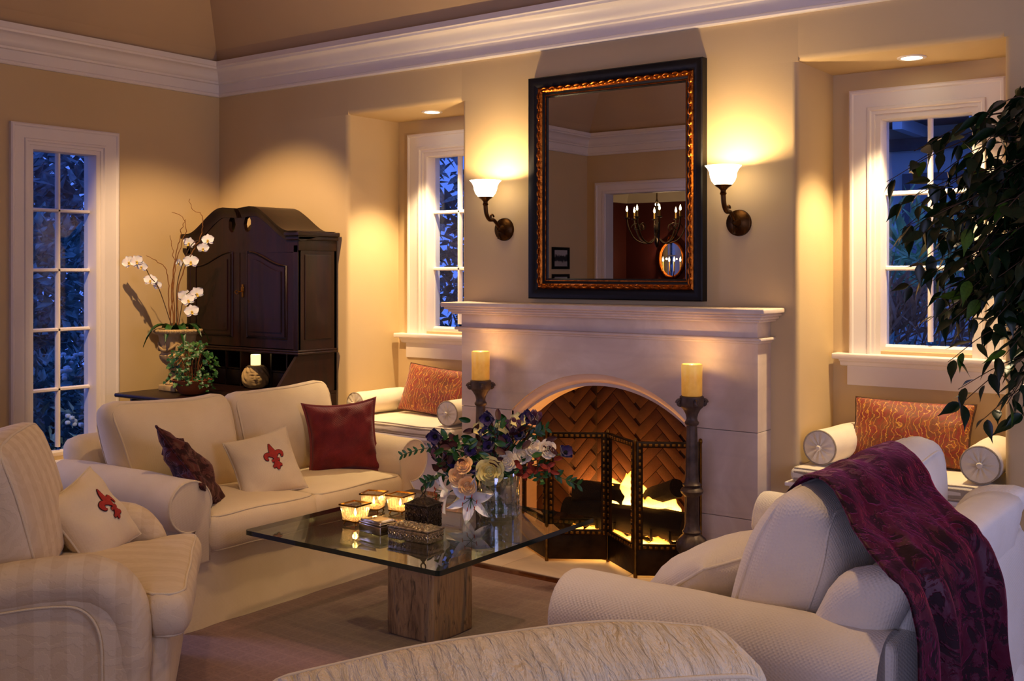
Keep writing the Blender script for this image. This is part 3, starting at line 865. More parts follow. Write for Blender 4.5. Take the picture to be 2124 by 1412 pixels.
# ------------------------------------------------------------------ wall sconces
M_SHADE = NT('lit_opal_glass').set(base=(.9, .85, .75, 1), rough=.4, emit=(1, .78, .46, 1), estr=9.0).m
def sconce(x, label):
    s = thing('wall_sconce', label, 'sconce', (x, YB, 1.735), group='sconces beside the mirror')
    pl_ = TF(lathe([(.004, .030), (.018, .030), (.030, .024), (.052, .020), (.058, .014), (.064, .012), (.066, .0)], 28), RX(pi / 2))
    ob('back_plate', pl_, M_BRONZE, s)
    ob('boss', TF(lathe([(.003, .070), (.010, .066), (.013, .055), (.018, .040), (.024, .026)], 16), RX(pi / 2)), M_BRONZE, s)
    p = bez([(0, -.05, .005), (0, -.075, .03), (0, -.105, .050), (0, -.145, .052), (0, -.172, .085), (0, -.180, .135)], 6)
    ob('arm', tube(p, [.009 + .004 * (i / len(p)) for i in range(len(p))], 10), M_BRONZE, s)
    ob('scroll', tube([(0, -.118 + .014 * cos(a), .066 + .014 * sin(a)) for a in [.5 * k for k in range(12)]], .0055, 6), M_BRONZE, s)
    ob('drop_knob', MV(lathe([(.002, -.012), (.009, -.008), (.010, 0), (.006, .006), (.006, .03)], 10), .0, -.055, -.045), M_BRONZE, s)
    cup = [(.011, .125), (.017, .135), (.013, .142), (.013, .150), (.024, .162), (.040, .172), (.042, .176), (.010, .176)]
    ob('cup', MV(lathe(cup, 20), 0, -.180, 0), M_BRONZE, s)
    prof = [(.034, .172), (.044, .180), (.056, .196), (.063, .215), (.066, .236), (.074, .254), (.087, .268)]
    pr2 = prof + [(r_ - .003, z_) for r_, z_ in prof[::-1]]
    V, F = lathe(pr2, 28, lambda r_, z_, a: r_ * (1 + .03 * sin(12 * a) * max(0, (z_ - .2) / .07)))
    ob('shade', (V, F[:-2]), M_SHADE, s, 60, (0, -.180, 0))
    ob('bulb', MV(lathe([(.002, .180), (.011, .182), (.014, .205), (.008, .222), (.001, .228)], 10), 0, -.180, 0), emis('bulb_glow', (1, .80, .5, 1), 30), s)
    lamp('sconce_light', 'POINT', (x, YB - .180, 1.735 + .242), 19, (1, .70, .36), shadow_soft_size=.018)
    return s
sconce(-3.704, 'bronze wall sconce with glowing glass shade, between mirror and the niche nearest the desk')
sconce(-2.265, 'bronze wall sconce with glowing glass shade, between mirror and the niche nearest the ficus')

# ------------------------------------------------------------------ recessed downlights in the niches
for cx, lab in ((-4.44, 'recessed downlight in the ceiling of the niche beside the dark desk'), (-1.50, 'recessed downlight in the ceiling of the niche behind the ficus')):
    d = thing('downlight', lab, 'downlight', (cx, 5.20, RT), group='niche downlights')
    ob('trim_ring', lathe([(.048, .0005), (.066, .0005), (.066, -.004), (.060, -.007), (.048, -.005), (.048, .0005)], 28, caps=False), M_TRIM, d)
    ob('reflector', lathe([(.049, -.004), (.040, .03), (.02, .04)], 24, caps=False), M_POLSILVER, d)
    ob('lamp_face', lathe([(.046, -.0035), (.046, -.0015)], 20), emis('downlight_glow', (1, .86, .62, 1), 22), d, 0)
    lamp('downlight_beam', 'SPOT', (cx, 5.20, RT - .02), 165, (1, .74, .42), (cx, 5.16, 0), spot_size=radians(88), spot_blend=.5, shadow_soft_size=.03)

# ------------------------------------------------------------------ tall candle stands on the hearth
CS = [(.075, 0), (.080, .012), (.080, .022), (.066, .034), (.048, .040), (.040, .052), (.044, .070), (.052, .086), (.054, .102), (.046, .120), (.034, .128), (.036, .140), (.050, .150), (.062, .172), (.064, .196), (.056, .220), (.042, .238), (.034, .246), (.040, .256), (.034, .266), (.030, .290), (.028, .420), (.034, .428), (.044, .438), (.048, .450), (.042, .462), (.034, .468), (.040, .480), (.030, .490), (.027, .520), (.022, .760), (.028, .766), (.030, .776), (.024, .784), (.022, .795), (.026, .815), (.036, .838), (.046, .848), (.050, .856), (.050, .898), (.044, .902), (.002, .902)]
def flute(r_, z_, a):
    if .29 < z_ < .425 or .52 < z_ < .76: return r_ * (1 + .07 * cos(10 * a))
    if .09 < z_ < .11 or .16 < z_ < .225 or .82 < z_ < .84: return r_ * (1 + .06 * cos(8 * a))
    return r_
st = thing('candle_stand', 'tall turned dark metal candle stand behind the flower vase', 'candle stand', (-3.648, 4.68, .003), group='candle stands on the hearth')
ob('column', lathe([(r_ * 1.15, z_) for r_, z_ in CS], 40, flute), M_IRON, st, 50)
for k in range(4):
    a = pi / 4 + k * pi / 2
    ob('scroll', TF(tube([(.058 + .017 * cos(t_) * (1 - t_ / 14), 0, .868 + .017 * sin(t_) * (1 - t_ / 14)) for t_ in [.55 * q for q in range(14)]], .009, 6), RZ(a)), M_IRON, st)
st2 = copy_tree(st, None, (-2.373, 4.68, .003), label='tall turned dark metal candle stand between fire screen and white sofa')
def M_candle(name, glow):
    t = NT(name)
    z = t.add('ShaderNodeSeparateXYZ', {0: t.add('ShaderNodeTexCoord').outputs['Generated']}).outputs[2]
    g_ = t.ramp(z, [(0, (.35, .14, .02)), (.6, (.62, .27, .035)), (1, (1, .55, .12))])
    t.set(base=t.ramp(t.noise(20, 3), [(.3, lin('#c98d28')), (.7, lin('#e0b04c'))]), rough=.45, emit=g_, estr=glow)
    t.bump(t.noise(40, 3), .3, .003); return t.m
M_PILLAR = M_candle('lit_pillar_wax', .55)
M_FLAMEC = emis('candle_flame', (1, .62, .2, 1), 24)
def pillar(name, loc, r, h, label, group, mt, power):
    c = thing(name, label, 'candle', loc, group=group)
    pr = [(r * .96, 0), (r, .004), (r, h * .5), (r * 1.02, h - .006), (r * .98, h), (r * .86, h + .001), (r * .80, h - .020), (.002, h - .024)]
    ob('wax', lathe(pr, 28, lambda q, z_, a: q * (1 + .018 * nz(cos(a) * 2, sin(a) * 2, z_ * 20 + loc[0]))), mt, c, 50)
    ob('wick', tube([(0, 0, h - .018), (.001, 0, h - .012)], .0012, 5), M_CHAR, c)
    ob('flame', MV(lathe([(.001, 0), (.004, .004), (.0045, .008), (.002, .012), (.0006, .014)], 8), 0, 0, h - .014), M_FLAMEC, c)
    lamp('candle_light', 'POINT', (loc[0], loc[1], loc[2] + h + .02), power, (1, .58, .2), shadow_soft_size=.01)
    return c
pillar('pillar_candle', (-3.648, 4.68, .905), .049, .155, 'lit yellow pillar candle on the stand behind the flowers', 'pillar candles on stands', M_PILLAR, 1.1)
pillar('pillar_candle', (-2.373, 4.68, .905), .049, .150, 'lit yellow pillar candle on the stand beside the fire screen', 'pillar candles on stands', M_PILLAR, 1.1)

# ------------------------------------------------------------------ rug
rg = tag(ob('area_rug', MV(rbox(5.75, 3.92, .010, .004, 1, ns=(2, 2, 1)), -2.58, 2.345, .0055), M_RUG), 'large beige-rose woven area rug under the seating', 'rug')

# ------------------------------------------------------------------ soft furnishing builders
def soften(amp, s, seed=0):
    return lambda p: (p[0] + amp * nz(p[0] + seed, p[1], p[2], s), p[1] + amp * nz(p[0], p[1] + seed + 7, p[2], s), p[2] + amp * nz(p[0] + 3, p[1], p[2] + seed, s))

def box_cushion(w, d, h, r=.045, crown=.03, seed=0, n=10, fn2=None):
    """box cushion in local axes (x width, y depth, z height), crowned and softly uneven; returns mesh and piping loops"""
    hw, hd, hh = w / 2, d / 2, h / 2
    def fn(p):
        x, y, z = p
        u, v = x / hw, y / hd
        b = max(0, 1 - u * u) * max(0, 1 - v * v)
        z2 = z + (crown * b if z > 0 else -crown * .4 * b) * min(1, abs(z) / hh)
        k = 1 - (z / hh) ** 2
        x2 = x + .010 * k * (1 if u > 0 else -1) * abs(u) ** 3
        y2 = y + .010 * k * (1 if v > 0 else -1) * abs(v) ** 3
        q = (x2 + .006 * nz(x, y + seed, z, 6), y2 + .006 * nz(x + 5, y, z + seed, 6), z2 + .007 * nz(x + seed, y, z, 5))
        return fn2(q) if fn2 else q
    vf = rbox(w, d, h, r, 1, fn, (n, n, 3))
    def rim(z, k=.30):
        o = r * k; c = r * 1.0
        P = []
        X, Y = hw - o, hd - o
        for sx, sy, a0 in ((1, 1, 0), (-1, 1, pi / 2), (-1, -1, pi), (1, -1, 1.5 * pi)):
            cx, cy_ = sx * (X - c), sy * (Y - c)
            P += [(cx + c * cos(a0 + pi / 2 * t / 4), cy_ + c * sin(a0 + pi / 2 * t / 4), z) for t in range(5)]
        out = []
        for i in range(len(P)):
            a, b = Vector(P[i]), Vector(P[(i + 1) % len(P)])
            m = max(1, int((b - a).length / .05))
            for t in range(m): out.append(a.lerp(b, t / m))
        return [fn(tuple(p)) for p in out]
    loops = [rim(hh - r * .25), rim(-hh + r * .25)]
    return vf, loops
def piped(name, vf, loops, mt, pmt, parent, loc, rot, pr=.005):
    c = ob(name, vf, mt, parent, 180, loc, rot)
    ob('piping', J(*[tube(l, pr, 6, closed=True) for l in loops]), pmt, c, 180)
    return c

class Pillow:
    """knife-edge pillow: local x width, z height, y thickness (front is -y)"""
    def __init__(s, w, h, t, n=22, pinch=.07, seed=0, wr=.010, p=.42):
        s.w, s.h, s.t, s.n, s.pinch, s.seed, s.wr, s.p = w, h, t, n, pinch, seed, wr, p
    def xz(s, u, v):
        x = s.w / 2 * u * (1 - s.pinch * (1 - v * v) * abs(u) ** 1.5)
        z = s.h / 2 * v * (1 - s.pinch * (1 - u * u) * abs(v) ** 1.5)
        return x, z
    def th(s, u, v):
        b = max(0, 1 - u * u) * max(0, 1 - v * v)
        t = s.t / 2 * b ** s.p
        k = min(1, 3.5 * b)
        ed = 1 - b
        return t + k * s.wr * (nz(u * 2.2 + s.seed, v * 2.2, s.seed) + .55 * ed * nz(u * 5 + s.seed, v * 5, 2.0))
    def pt(s, u, v, side=-1, off=0):
        x, z = s.xz(u, v)
        return (x, side * (s.th(u, v) + off), z)
    def mesh(s):
        n = s.n
        q = lambda k: sin(pi / 2 * (2 * k - 1))          # denser near the seam
        a = grid(n, n, lambda i, j: s.pt(q(i), q(j), -1)); b = grid(n, n, lambda i, j: s.pt(q(i), q(j), 1))
        return J(a, (b[0], [f[::-1] for f in b[1]]))
    def seam(s, off=0.0, m=16):
        P = []
        for (a, b) in (((-1, -1), (1, -1)), ((1, -1), (1, 1)), ((1, 1), (-1, 1)), ((-1, 1), (-1, -1))):
            for k in range(m):
                u = a[0] + (b[0] - a[0]) * k / m; v = a[1] + (b[1] - a[1]) * k / m
                x, z = s.xz(u, v)
                P.append((x * (1 + off), 0, z * (1 + off)))
        return P

def rim_loop(hw, hh, hy, r, fn, inset=.293):
    """piping path along the two rounded rims of a cushion lying in the xz plane"""
    out = []
    for yq in (-(hy - inset * r), hy - inset * r):
        X, Z = hw - inset * r, hh - inset * r; c = r
        P = []
        for sx, sz, a0 in ((1, 1, 0), (-1, 1, pi / 2), (-1, -1, pi), (1, -1, 1.5 * pi)):
            P += [Vector((sx * (X - c) + c * cos(a0 + pi / 2 * t / 4), yq, sz * (Z - c) + c * sin(a0 + pi / 2 * t / 4))) for t in range(5)]
        Q = []
        for i in range(len(P)):
            a, b = P[i], P[(i + 1) % len(P)]
            m = max(1, int((b - a).length / .04))
            Q += [a.lerp(b, t / m) for t in range(m)]
        out.append([fn(tuple(q)) for q in Q])
    return out

def weld(vf):
    me = bpy.data.meshes.new('t'); me.from_pydata(vf[0], [], vf[1])
    b = bmesh.new(); b.from_mesh(me); bmesh.ops.remove_doubles(b, verts=b.verts, dist=1e-5)
    b.to_mesh(me); b.free()
    V = [tuple(v.co) for v in me.vertices]; F = [tuple(p.vertices) for p in me.polygons]
    bpy.data.meshes.remove(me); return V, F

def pillow(P, name, label, cat, mt, trim, loc, rot, parent=None, pr=.005, group=None, border=0):
    t = thing(name, label, cat, loc, rot, group)
    c = ob('cover', weld(P.mesh()), mt, t, 180)
    if border:
        s0, s1 = P.seam(), P.seam(border)
        V = [(x, -.004, z) for x, y, z in s0] + [(x, -.003, z) for x, y, z in s1] + [(x, .003, z) for x, y, z in s1] + [(x, .004, z) for x, y, z in s0]
        n = len(s0); F = []
        for j in range(3):
            for i in range(n): F.append((j * n + i, j * n + (i + 1) % n, (j + 1) * n + (i + 1) % n, (j + 1) * n + i))
        ob('flange', (V, F), trim, t, 180)
    elif trim:
        ob('piping', tube(P.seam(), pr, 6, closed=True), trim, t, 180)
    return t

M_EMB = plain('emblem_red', '#a3281c', .8, var=.2, vs=60, bump=.4, bs=200)
M_EMBD = plain('emblem_outline', '#3a0d0c', .8, var=.2, vs=60)
def fleur(P, t, cx, cz, s, ang):
    """embroidered fleur-de-lis lying on the pillow front"""
    ca, sa = cos(ang), sin(ang)
    def strip_(pts, wid, off, ex):
        C = bez([(x, 0, z) for x, z in pts], 8); n = len(C)
        V, F = [], []
        for i, c in enumerate(C):
            tt = i / (n - 1)
            d = (C[min(i + 1, n - 1)] - C[max(i - 1, 0)]).normalized()
            nx, nz_ = -d.z, d.x
            w = wid(tt) + ex
            for k in range(5):
                q = (k / 4 - .5) * 2 * w
                x, z = (c.x + nx * q) * s, (c.z + nz_ * q) * s
                X, Z = cx + x * ca - z * sa, cz + x * sa + z * ca
                u, v = X / (P.w / 2), Z / (P.h / 2)
                V.append((X, -(P.th(u, v) + off), Z))
        for i in range(n - 1):
            for k in range(4): F.append((i * 5 + k, i * 5 + k + 1, (i + 1) * 5 + k + 1, (i + 1) * 5 + k))
        return V, F
    parts = []
    for sg in (-1, 1):
        parts.append(([(sg * .03, -.12), (sg * .09, .04), (sg * .20, .16), (sg * .32, .12), (sg * .33, -.02), (sg * .26, -.07)], lambda t_: .012 + .075 * sin(pi * min(1, t_ * 1.0)) ** 1.3))
        parts.append(([(sg * .03, -.20), (sg * .09, -.36), (sg * .20, -.40)], lambda t_: .035 + .03 * sin(pi * t_)))
    parts.append(([(0, -.12), (0, .20), (0, .62)], lambda t_: .010 + .125 * sin(pi * (t_ ** .85)) ** 1.2))
    parts.append(([(0, -.18), (0, -.36), (0, -.56)], lambda t_: .02 + .065 * sin(pi * min(1, t_ * 1.0))))
    parts.append(([(-.17, -.16), (0, -.15), (.17, -.16)], lambda t_: .045))
    ob('emblem_outline', J(*[strip_(p, w, .0022, .024) for p, w in parts]), M_EMBD, t, 180)
    ob('emblem', J(*[strip_(p, w, .0040, 0) for p, w in parts]), M_EMB, t, 180)

def arm_profile(inner, cy_, r, cz, base_out, zb=0.03, under=-115):
    """cross-section (y outward, z) of a rolled arm"""
    P = [(inner, zb), (inner, cz - .02)]
    P += [(cy_ + r * cos(radians(a)), cz + r * sin(radians(a))) for a in range(180, under, -15)]
    a = radians(under)
    P += [(base_out, cz - r - .05), (base_out + .004, zb + .1), (base_out + .012, zb)]
    return P
def arm_mesh(prof, xb, xf, side, seed=0, soft=.012, taper=0, nseg=16):
    """sweep the profile along x with a softly rounded front edge"""
    n = len(prof)
    cyp = sum(p[0] for p in prof) / n; czp = sum(p[1] for p in prof) / n
    xs = [xb + (xf - .012 - xb) * k / nseg for k in range(nseg + 1)] + [xf - .006, xf - .001, xf]
    sc_ = [1] * (nseg + 1) + [.992, .972, .945]
    V, F = [], []
    for x, s in zip(xs, sc_):
        for (y, z) in prof:
            zz = czp + (z - czp) * s if z > .05 else z
            yy = cyp + (y - cyp) * s
            k = max(0, min(1, (z - .2) / .2))
            zz += taper * k * (x - xf) / (xf - xb)
            V.append((x + .002 * nz(y * 9, z * 9, seed), side * (yy + k * .008 * nz(x * 4, z * 3, seed)), zz + k * .008 * nz(x * 4 + 9, y * 3, seed)))
    m = len(xs)
    for i in range(m - 1):
        for k in range(n): F.append((i * n + k, i * n + (k + 1) % n, (i + 1) * n + (k + 1) % n, (i + 1) * n + k))
    F.append(tuple(range(n))); F.append(tuple(range((m - 1) * n, m * n)))
    return V, F
def arm_piping(prof, x, side, parent, mt, s=.955, pr=.0045):
    n = len(prof); cyp = sum(p[0] for p in prof) / n; czp = sum(p[1] for p in prof) / n
    ob('piping', tube([(x, side * (cyp + (y - cyp) * s), czp + (z - czp) * s if z > .05 else z) for y, z in prof], pr, 6), mt, parent, 180)

def skirt(x0, x1, y0, y1, z0, z1, flare, seed, mt, parent, wave=.006, folds=0):
    """slip-cover skirt: four draped sides"""
    P = [(x0, y0), (x1, y0), (x1, y1), (x0, y1)]
    cx, cy_ = (x0 + x1) / 2, (y0 + y1) / 2
    pts = []
    for i in range(4):
        a, b = P[i], P[(i + 1) % 4]; m = 24
        pts += [(a[0] + (b[0] - a[0]) * k / m, a[1] + (b[1] - a[1]) * k / m, i) for k in range(m)]
    rows = 7; V, F = [], []
    for j in range(rows + 1):
        v = j / rows; z = z1 + (z0 - z1) * v
        for q, (x, y, i) in enumerate(pts):
            o = flare * v * v + wave * v * (1.0 + sin(q * 1.3 + seed) * .6 + nz(x * 5, y * 5, seed) * 2 + folds * sin(q * .9))
            nx, ny = ((0, -1), (1, 0), (0, 1), (-1, 0))[i]
            if q % 24 == 0: nx, ny = [(-.8, -.8), (.8, -.8), (.8, .8), (-.8, .8)][i]
            V.append((x + nx * o, y + ny * o, z))
    n = len(pts)
    for j in range(rows):
        for i in range(n): F.append((j * n + i, j * n + (i + 1) % n, (j + 1) * n + (i + 1) % n, (j + 1) * n + i))
    F.append(tuple(range(n)))
    return ob('skirt', (V, F), mt, parent, 60)

# ------------------------------------------------------------------ cream loveseat (faces +x)
LX, LY = -4.19, 3.52
ls = thing('loveseat', 'cream slipcovered loveseat with rolled arms in front of the dark desk', 'sofa', (LX, LY, .011))
skirt(-.44, .445, -.700, .700, .0, .300, .022, 1.0, M_CREAM, ls, .006)
ap = arm_profile(.590, .690, .110, .515, .690, .265)
for sd in (-1, 1):
    a = ob('arm', arm_mesh(ap, -.44, .470, sd, 3 + sd), M_CREAM, ls, 50)
    arm_piping(ap, .469, sd, a, M_CREAMPIPE)
def back_fn(p):
    x, y, z = p
    return (x - .10 * max(0, z) / .35 - .03 * max(0, z / .35) ** 3 + .006 * nz(x, y, z, 5), y, z + .006 * nz(x, y, z, 3))
ob('back', MV(rbox(.20, 1.40, .70, .09, 6, back_fn, (2, 10, 6)), -.33, 0, .37), M_CREAM, ls, 180)
for sd in (-1, 1):
    vf, lp = box_cushion(.63, .592, .160, .035, .024, sd * 3 + 9)
    piped('seat_cushion', vf, lp, M_CREAM, M_CREAMPIPE, ls, (.170, sd * .297, .380), (0, 0, 0))
def bc_fn(sd):
    def f(p):
        x, y, z = p                       # x width, y thick, z height
        k = (z + .25) / .5
        x2 = x * (1 + .10 * k) + sd * .045 * max(0, k) * (1 if x * sd > 0 else .4)
        z2 = z + (.030 * (x * sd) if z > 0 else 0) - .018 * sin(pi * (x / .62 + .5)) * max(0, z / .25)
        return (x2, y, z2)
    return f
for sd in (-1, 1):
    f2 = bc_fn(sd)
    hw, hh, ht = .305, .245, .115
    def fn(p, f2=f2, sd=sd):
        x, y, z = p
        b = max(0, 1 - (x / hw) ** 2) * max(0, 1 - (z / hh) ** 2)
        y2 = y * (1 + .60 * b ** .7) * (1 - .30 * max(0, z / hh) ** 2)
        q = (x, y2, z); q = f2(q)
        return (q[0] + .006 * nz(x + sd, y, z, 6), q[1] + .008 * nz(x, y + sd, z, 5), q[2] + .007 * nz(x, y, z + sd, 5))
    vf = rbox(2 * hw, 2 * ht * .80, 2 * hh, .075, 1, fn, (12, 3, 10))
    rim = rim_loop(hw, hh, ht * .80, .075, fn)
    c = ob('back_cushion', vf, M_CREAM, ls, 180, (-.135, sd * .315, .655), (0, 0, 0))
    c.rotation_euler = (Matrix.Rotation(pi / 2, 3, 'Z') @ Matrix.Rotation(radians(-15), 3, 'X')).to_euler()
    ob('piping', J(*[tube(r_, .005, 6, closed=True) for r_ in rim]), M_CREAMPIPE, c, 180)

# pillows on the loveseat
def face_rot(yaw, tilt, roll=0):
    """pillow front (-y) turned to heading yaw (0 = faces +x), leaning back by tilt, rolled in its own plane"""
    return (Matrix.Rotation(yaw + pi / 2, 3, 'Z') @ Matrix.Rotation(-tilt, 3, 'X') @ Matrix.Rotation(roll, 3, 'Y')).to_euler()
P = Pillow(.315, .315, .14, seed=3, pinch=.09, wr=.016)
t = pillow(P, 'fleur_pillow', 'cream pillow with red fleur-de-lis propped in the middle of the cream loveseat', 'pillow', M_CREAM, M_CREAMPIPE, (-3.955, 3.43, .585), face_rot(-.45, .50, -.20))
fleur(P, t, .03, .01, .115, 0.05)
P = Pillow(.37, .37, .16, seed=8, wr=.03, pinch=.14)
pillow(P, 'red_pillow', 'dark red silk pillow with flanged border at the far arm of the cream loveseat', 'pillow', M_REDF, M_REDTRIM, (-4.02, 4.00, .640), face_rot(-.62, .30, -.05), border=.07)
P = Pillow(.46, .36, .13, seed=14, wr=.034, pinch=.13)
t = pillow(P, 'velvet_pillow', 'crushed brown velvet pillow slumped against the near arm of the cream loveseat', 'pillow', M_BROWNV, M_BROWNV, (-3.945, 3.015, .610), face_rot(1.02, .62, .62), pr=.006)

# ------------------------------------------------------------------ white sofa (faces -x)
RX_, RY_ = -1.275, 3.375
rs = thing('white_sofa', 'white basket-weave sofa with low rolled arms, dark red velvet throw over its back', 'sofa', (RX_, RY_, .011), (0, 0, pi))
skirt(-.455, .455, -.70, .70, .0, .32, .045, 4.0, M_WHITEF, rs, .012, .7)
ap2 = arm_profile(.595, .700, .118, .497, .735)
for sd in (-1, 1):
    a = ob('arm', arm_mesh(ap2, -.455, .475, sd, 13 + sd), M_WHITEF, rs, 50)
    arm_piping(ap2, .474, sd, a, M_WHITEF)
def rback(p):
    x, y, z = p
    k = max(0, z / .365)
    return (x - .055 * k + .005 * nz(x, y, z, 5) - (.03 * k ** 6 if x < 0 else 0), y + .012 * k * (1 if y > 0 else -1), z + .005 * nz(x + 3, y, z, 3) - .012 * (abs(y) / .6) ** 4 * k)
ob('back', MV(rbox(.17, 1.235, .73, .075, 6, rback, (2, 10, 6)), -.365, 0, .385), M_WHITEF, rs, 180)
ob('outside_back', MV(rbox(.06, 1.495, .53, .03, 4, soften(.004, 5, 3)), -.450, 0, .330), M_WHITEF, rs, 180)
for sd in (-1, 1):     # scrolled ends of the back, a padded roll with a seam
    ob('back_scroll', MV(rbox(.22, .15, .36, .072, 4, lambda p: (p[0] - .09 * max(0, p[2]) / .18 + .05 * max(0, -p[2]) / .18, p[1] + .012 * sin(p[2] * 8), p[2] - .10 * p[0]), (3, 3, 5)), -.335, sd * .635, .575), M_WHITEF, rs, 180)
for sd in (-1, 1):
    vf, lp = box_cushion(.64, .590, .155, .04, .022, sd * 5 + 19)
    piped('seat_cushion', vf, lp, M_WHITEF, M_WHITEF, rs, (.165, sd * .297, .385), (0, 0, 0))
for sd in (-1, 1):
    hw, hh, ht = .300, .235, .125
    def fn(p, sd=sd):
        x, y, z = p
        b = max(0, 1 - (x / hw) ** 2) * max(0, 1 - (z / hh) ** 2)
        y2 = y * (1 + .50 * b ** .7) * (1 - .40 * max(0, z / hh) ** 2)
        return (x * (1 + .05 * z / hh) + .006 * nz(x + sd, y, z, 6), y2 + .008 * nz(x, y + sd, z, 5), z + .010 * nz(x, y, z + sd, 5) + (.02 * (abs(x) / hw) ** 4 if z > 0 else 0))
    vf = rbox(2 * hw, 2 * ht * .84, 2 * hh, .07, 1, fn, (12, 3, 10))
    rim = rim_loop(hw, hh, ht * .84, .07, fn)
    c = ob('back_cushion', vf, M_WHITEF, rs, 180, (-.125, sd * .305, .665))
    c.rotation_euler = (Matrix.Rotation(pi / 2, 3, 'Z') @ Matrix.Rotation(radians(-20 if sd > 0 else -14), 3, 'X')).to_euler()
    ob('piping', J(*[tube(r_, .005, 6, closed=True) for r_ in rim]), M_WHITEF, c, 180)
P = Pillow(.34, .34, .14, seed=23, pinch=.09)
t = pillow(P, 'fleur_pillow', 'cream pillow with red fleur-de-lis standing at the far end of the white sofa', 'pillow', M_CREAM, M_CREAMPIPE, (-1.34, 3.70, .630), face_rot(pi - .10, .40, .12))
fleur(P, t, .0, .0, .125, 0)
P = Pillow(.54, .40, .21, seed=31, wr=.016, pinch=.05)
pillow(P, 'plain_cushion', 'plain cream cushion with piped edge lying on the seat of the white sofa', 'cushion', M_WHITEF, M_WHITEF, (-1.47, 3.15, .555), face_rot(pi - .25, 1.02, .10))

# velvet throw over the back of the white sofa
def throw_fn(u, v):
    path = THP
    L_ = len(path) - 1
    q = v * L_; i = min(int(q), L_ - 1); f = q - i
    p = path[i].lerp(path[i + 1], f)
    y0 = 2.93 - .42 * min(1, max(0, (v - .12) / .45)); y1 = 3.60 - .36 * min(1, max(0, (v - .1) / .5)) + .05 * sin(v * 9)
    y = y0 + (y1 - y0) * u
    k = max(0, (v - .42) / .58)
    d = .034 * k * (sin(u * 21 + 2.5 * nz(u * 3, v * 2, 1)) + .6 * sin(u * 39 + v * 3)) + .012 * nz(u * 7, v * 9, 5) * (1 - k)
    t_ = (path[min(i + 1, L_)] - path[i]).normalized()
    n_x, n_z = -t_.z, t_.x
    if n_z < 0 and k < .3: n_x, n_z = -n_x, -n_z
    if k > .3: n_x, n_z = 1, 0
    w = .022 * nz(u * 4, v * 12, 9)
    return (p.x + n_x * (d + .016 * (1 - k) + .035 * k), y + w, p.z + n_z * (d + .012))
THP = [Vector(q) for q in bez([(-1.235, 0, .76), (-1.175, 0, .875), (-1.09, 0, .935), (-1.00, 0, .925), (-.925, 0, .86), (-.835, 0, .815), (-.765, 0, .77), (-.735, 0, .66), (-.730, 0, .45), (-.722, 0, .25), (-.705, 0, .07)], 6)]
V, F = grid(46, 80, throw_fn)
n = len(V)
nv = []
th_ = tag(ob('velvet_throw', (V, F), M_THROW, None, 180), 'dark burgundy burnout velvet throw draped over the back of the white sofa', 'throw blanket')
md = th_.modifiers.new('thickness', 'SOLIDIFY'); md.thickness = .006

# ------------------------------------------------------------------ damask armchairs
def armchair(label, loc, yaw, mt, back_h, seatmat, bmat, bw=.33, bt=.19, crown=.02, bz=.455, frame_h=.60):
    c = thing('armchair', label, 'armchair', (loc[0], loc[1], .011), (0, 0, yaw))
    ob('base', MV(rbox(.72, .80, .31, .05, 3, soften(.005, 5, 2)), -.04, 0, .18), mt, c, 180)
    for sd in (-1, 1):
        a = ob('arm', MV(rbox(.66, .115, .46, .03, 4, soften(.004, 6, sd), (8, 2, 4)), -.105, sd * .412, .27), mt, c, 180)
        q = bez([(-.46, sd * .40, .455), (-.25, sd * .405, .500), (-.02, sd * .410, .528), (.11, sd * .414, .516), (.185, sd * .416, .445), (.206, sd * .416, .32), (.200, sd * .410, .18), (.198, sd * .410, .05)], 6)
        V, F = tube(q, [.076 + .004 * nz(i * .4, sd, 3) - (.016 * max(0, min(1, (i - 20) / 10))) for i in range(len(q))], 20)
        ob('arm_roll', (V, F), mt, a, 180)
        pp = bez([(-.42, sd * .473, .415), (-.20, sd * .475, .452), (-.02, sd * .476, .466), (.07, sd * .477, .448), (.118, sd * .477, .37), (.126, sd * .477, .22), (.126, sd * .477, .06)], 6)
        ob('piping', tube(pp, .0045, 6), M_CREAMPIPE, a, 180)
    ob('back', MV(rbox(.17, .74, frame_h, .07, 4, lambda p: (p[0] - .10 * (p[2] + .3) / .6, p[1], p[2])), -.37, 0, .20 + frame_h / 2), mt, c, 180)
    # T shaped seat cushion
    def tf(q):
        x, y, z = q
        k = max(0, min(1, (x - .12) / .12)); k = k * k * (3 - 2 * k)
        return (x, y * (1 + .34 * k), z)
    vf, lp = box_cushion(.64, .62, .155, .045, .030, 5, fn2=tf, n=20)
    piped('seat_cushion', vf, lp, seatmat, M_CREAMPIPE, c, (.055, 0, .395), (0, 0, 0))
    hh = back_h
    def fn(p):
        x, y, z = p
        b = max(0, 1 - (x / bw) ** 2) * max(0, 1 - (z / hh) ** 2)
        return (x * (1 + .04 * z / hh), y * (1 + .35 * b ** .7) * (1 - .18 * max(0, z / hh) ** 2), z + crown * (1 - (x / bw) ** 2) * max(0, z / hh) + .007 * nz(x, y, z, 5))
    vf = rbox(2 * bw, bt, 2 * hh, .05, 1, fn, (12, 3, 10))
    rim = rim_loop(bw, hh, bt / 2, .05, fn)
    k = ob('back_cushion', vf, bmat, c, 180, (-.215, 0, bz + hh))
    k.rotation_euler = (Matrix.Rotation(pi / 2, 3, 'Z') @ Matrix.Rotation(radians(-14), 3, 'X')).to_euler()
    ob('piping', J(*[tube(r_, .005, 6, closed=True) for r_ in rim]), M_CREAMPIPE, k, 180)
    for sx in (-.34, .27):
        for sy in (-.34, .34): ob('foot', MV(lathe([(.018, 0), (.024, .02), (.028, .05)], 12), sx, sy, -.002), M_MAHOG, c)
    return c
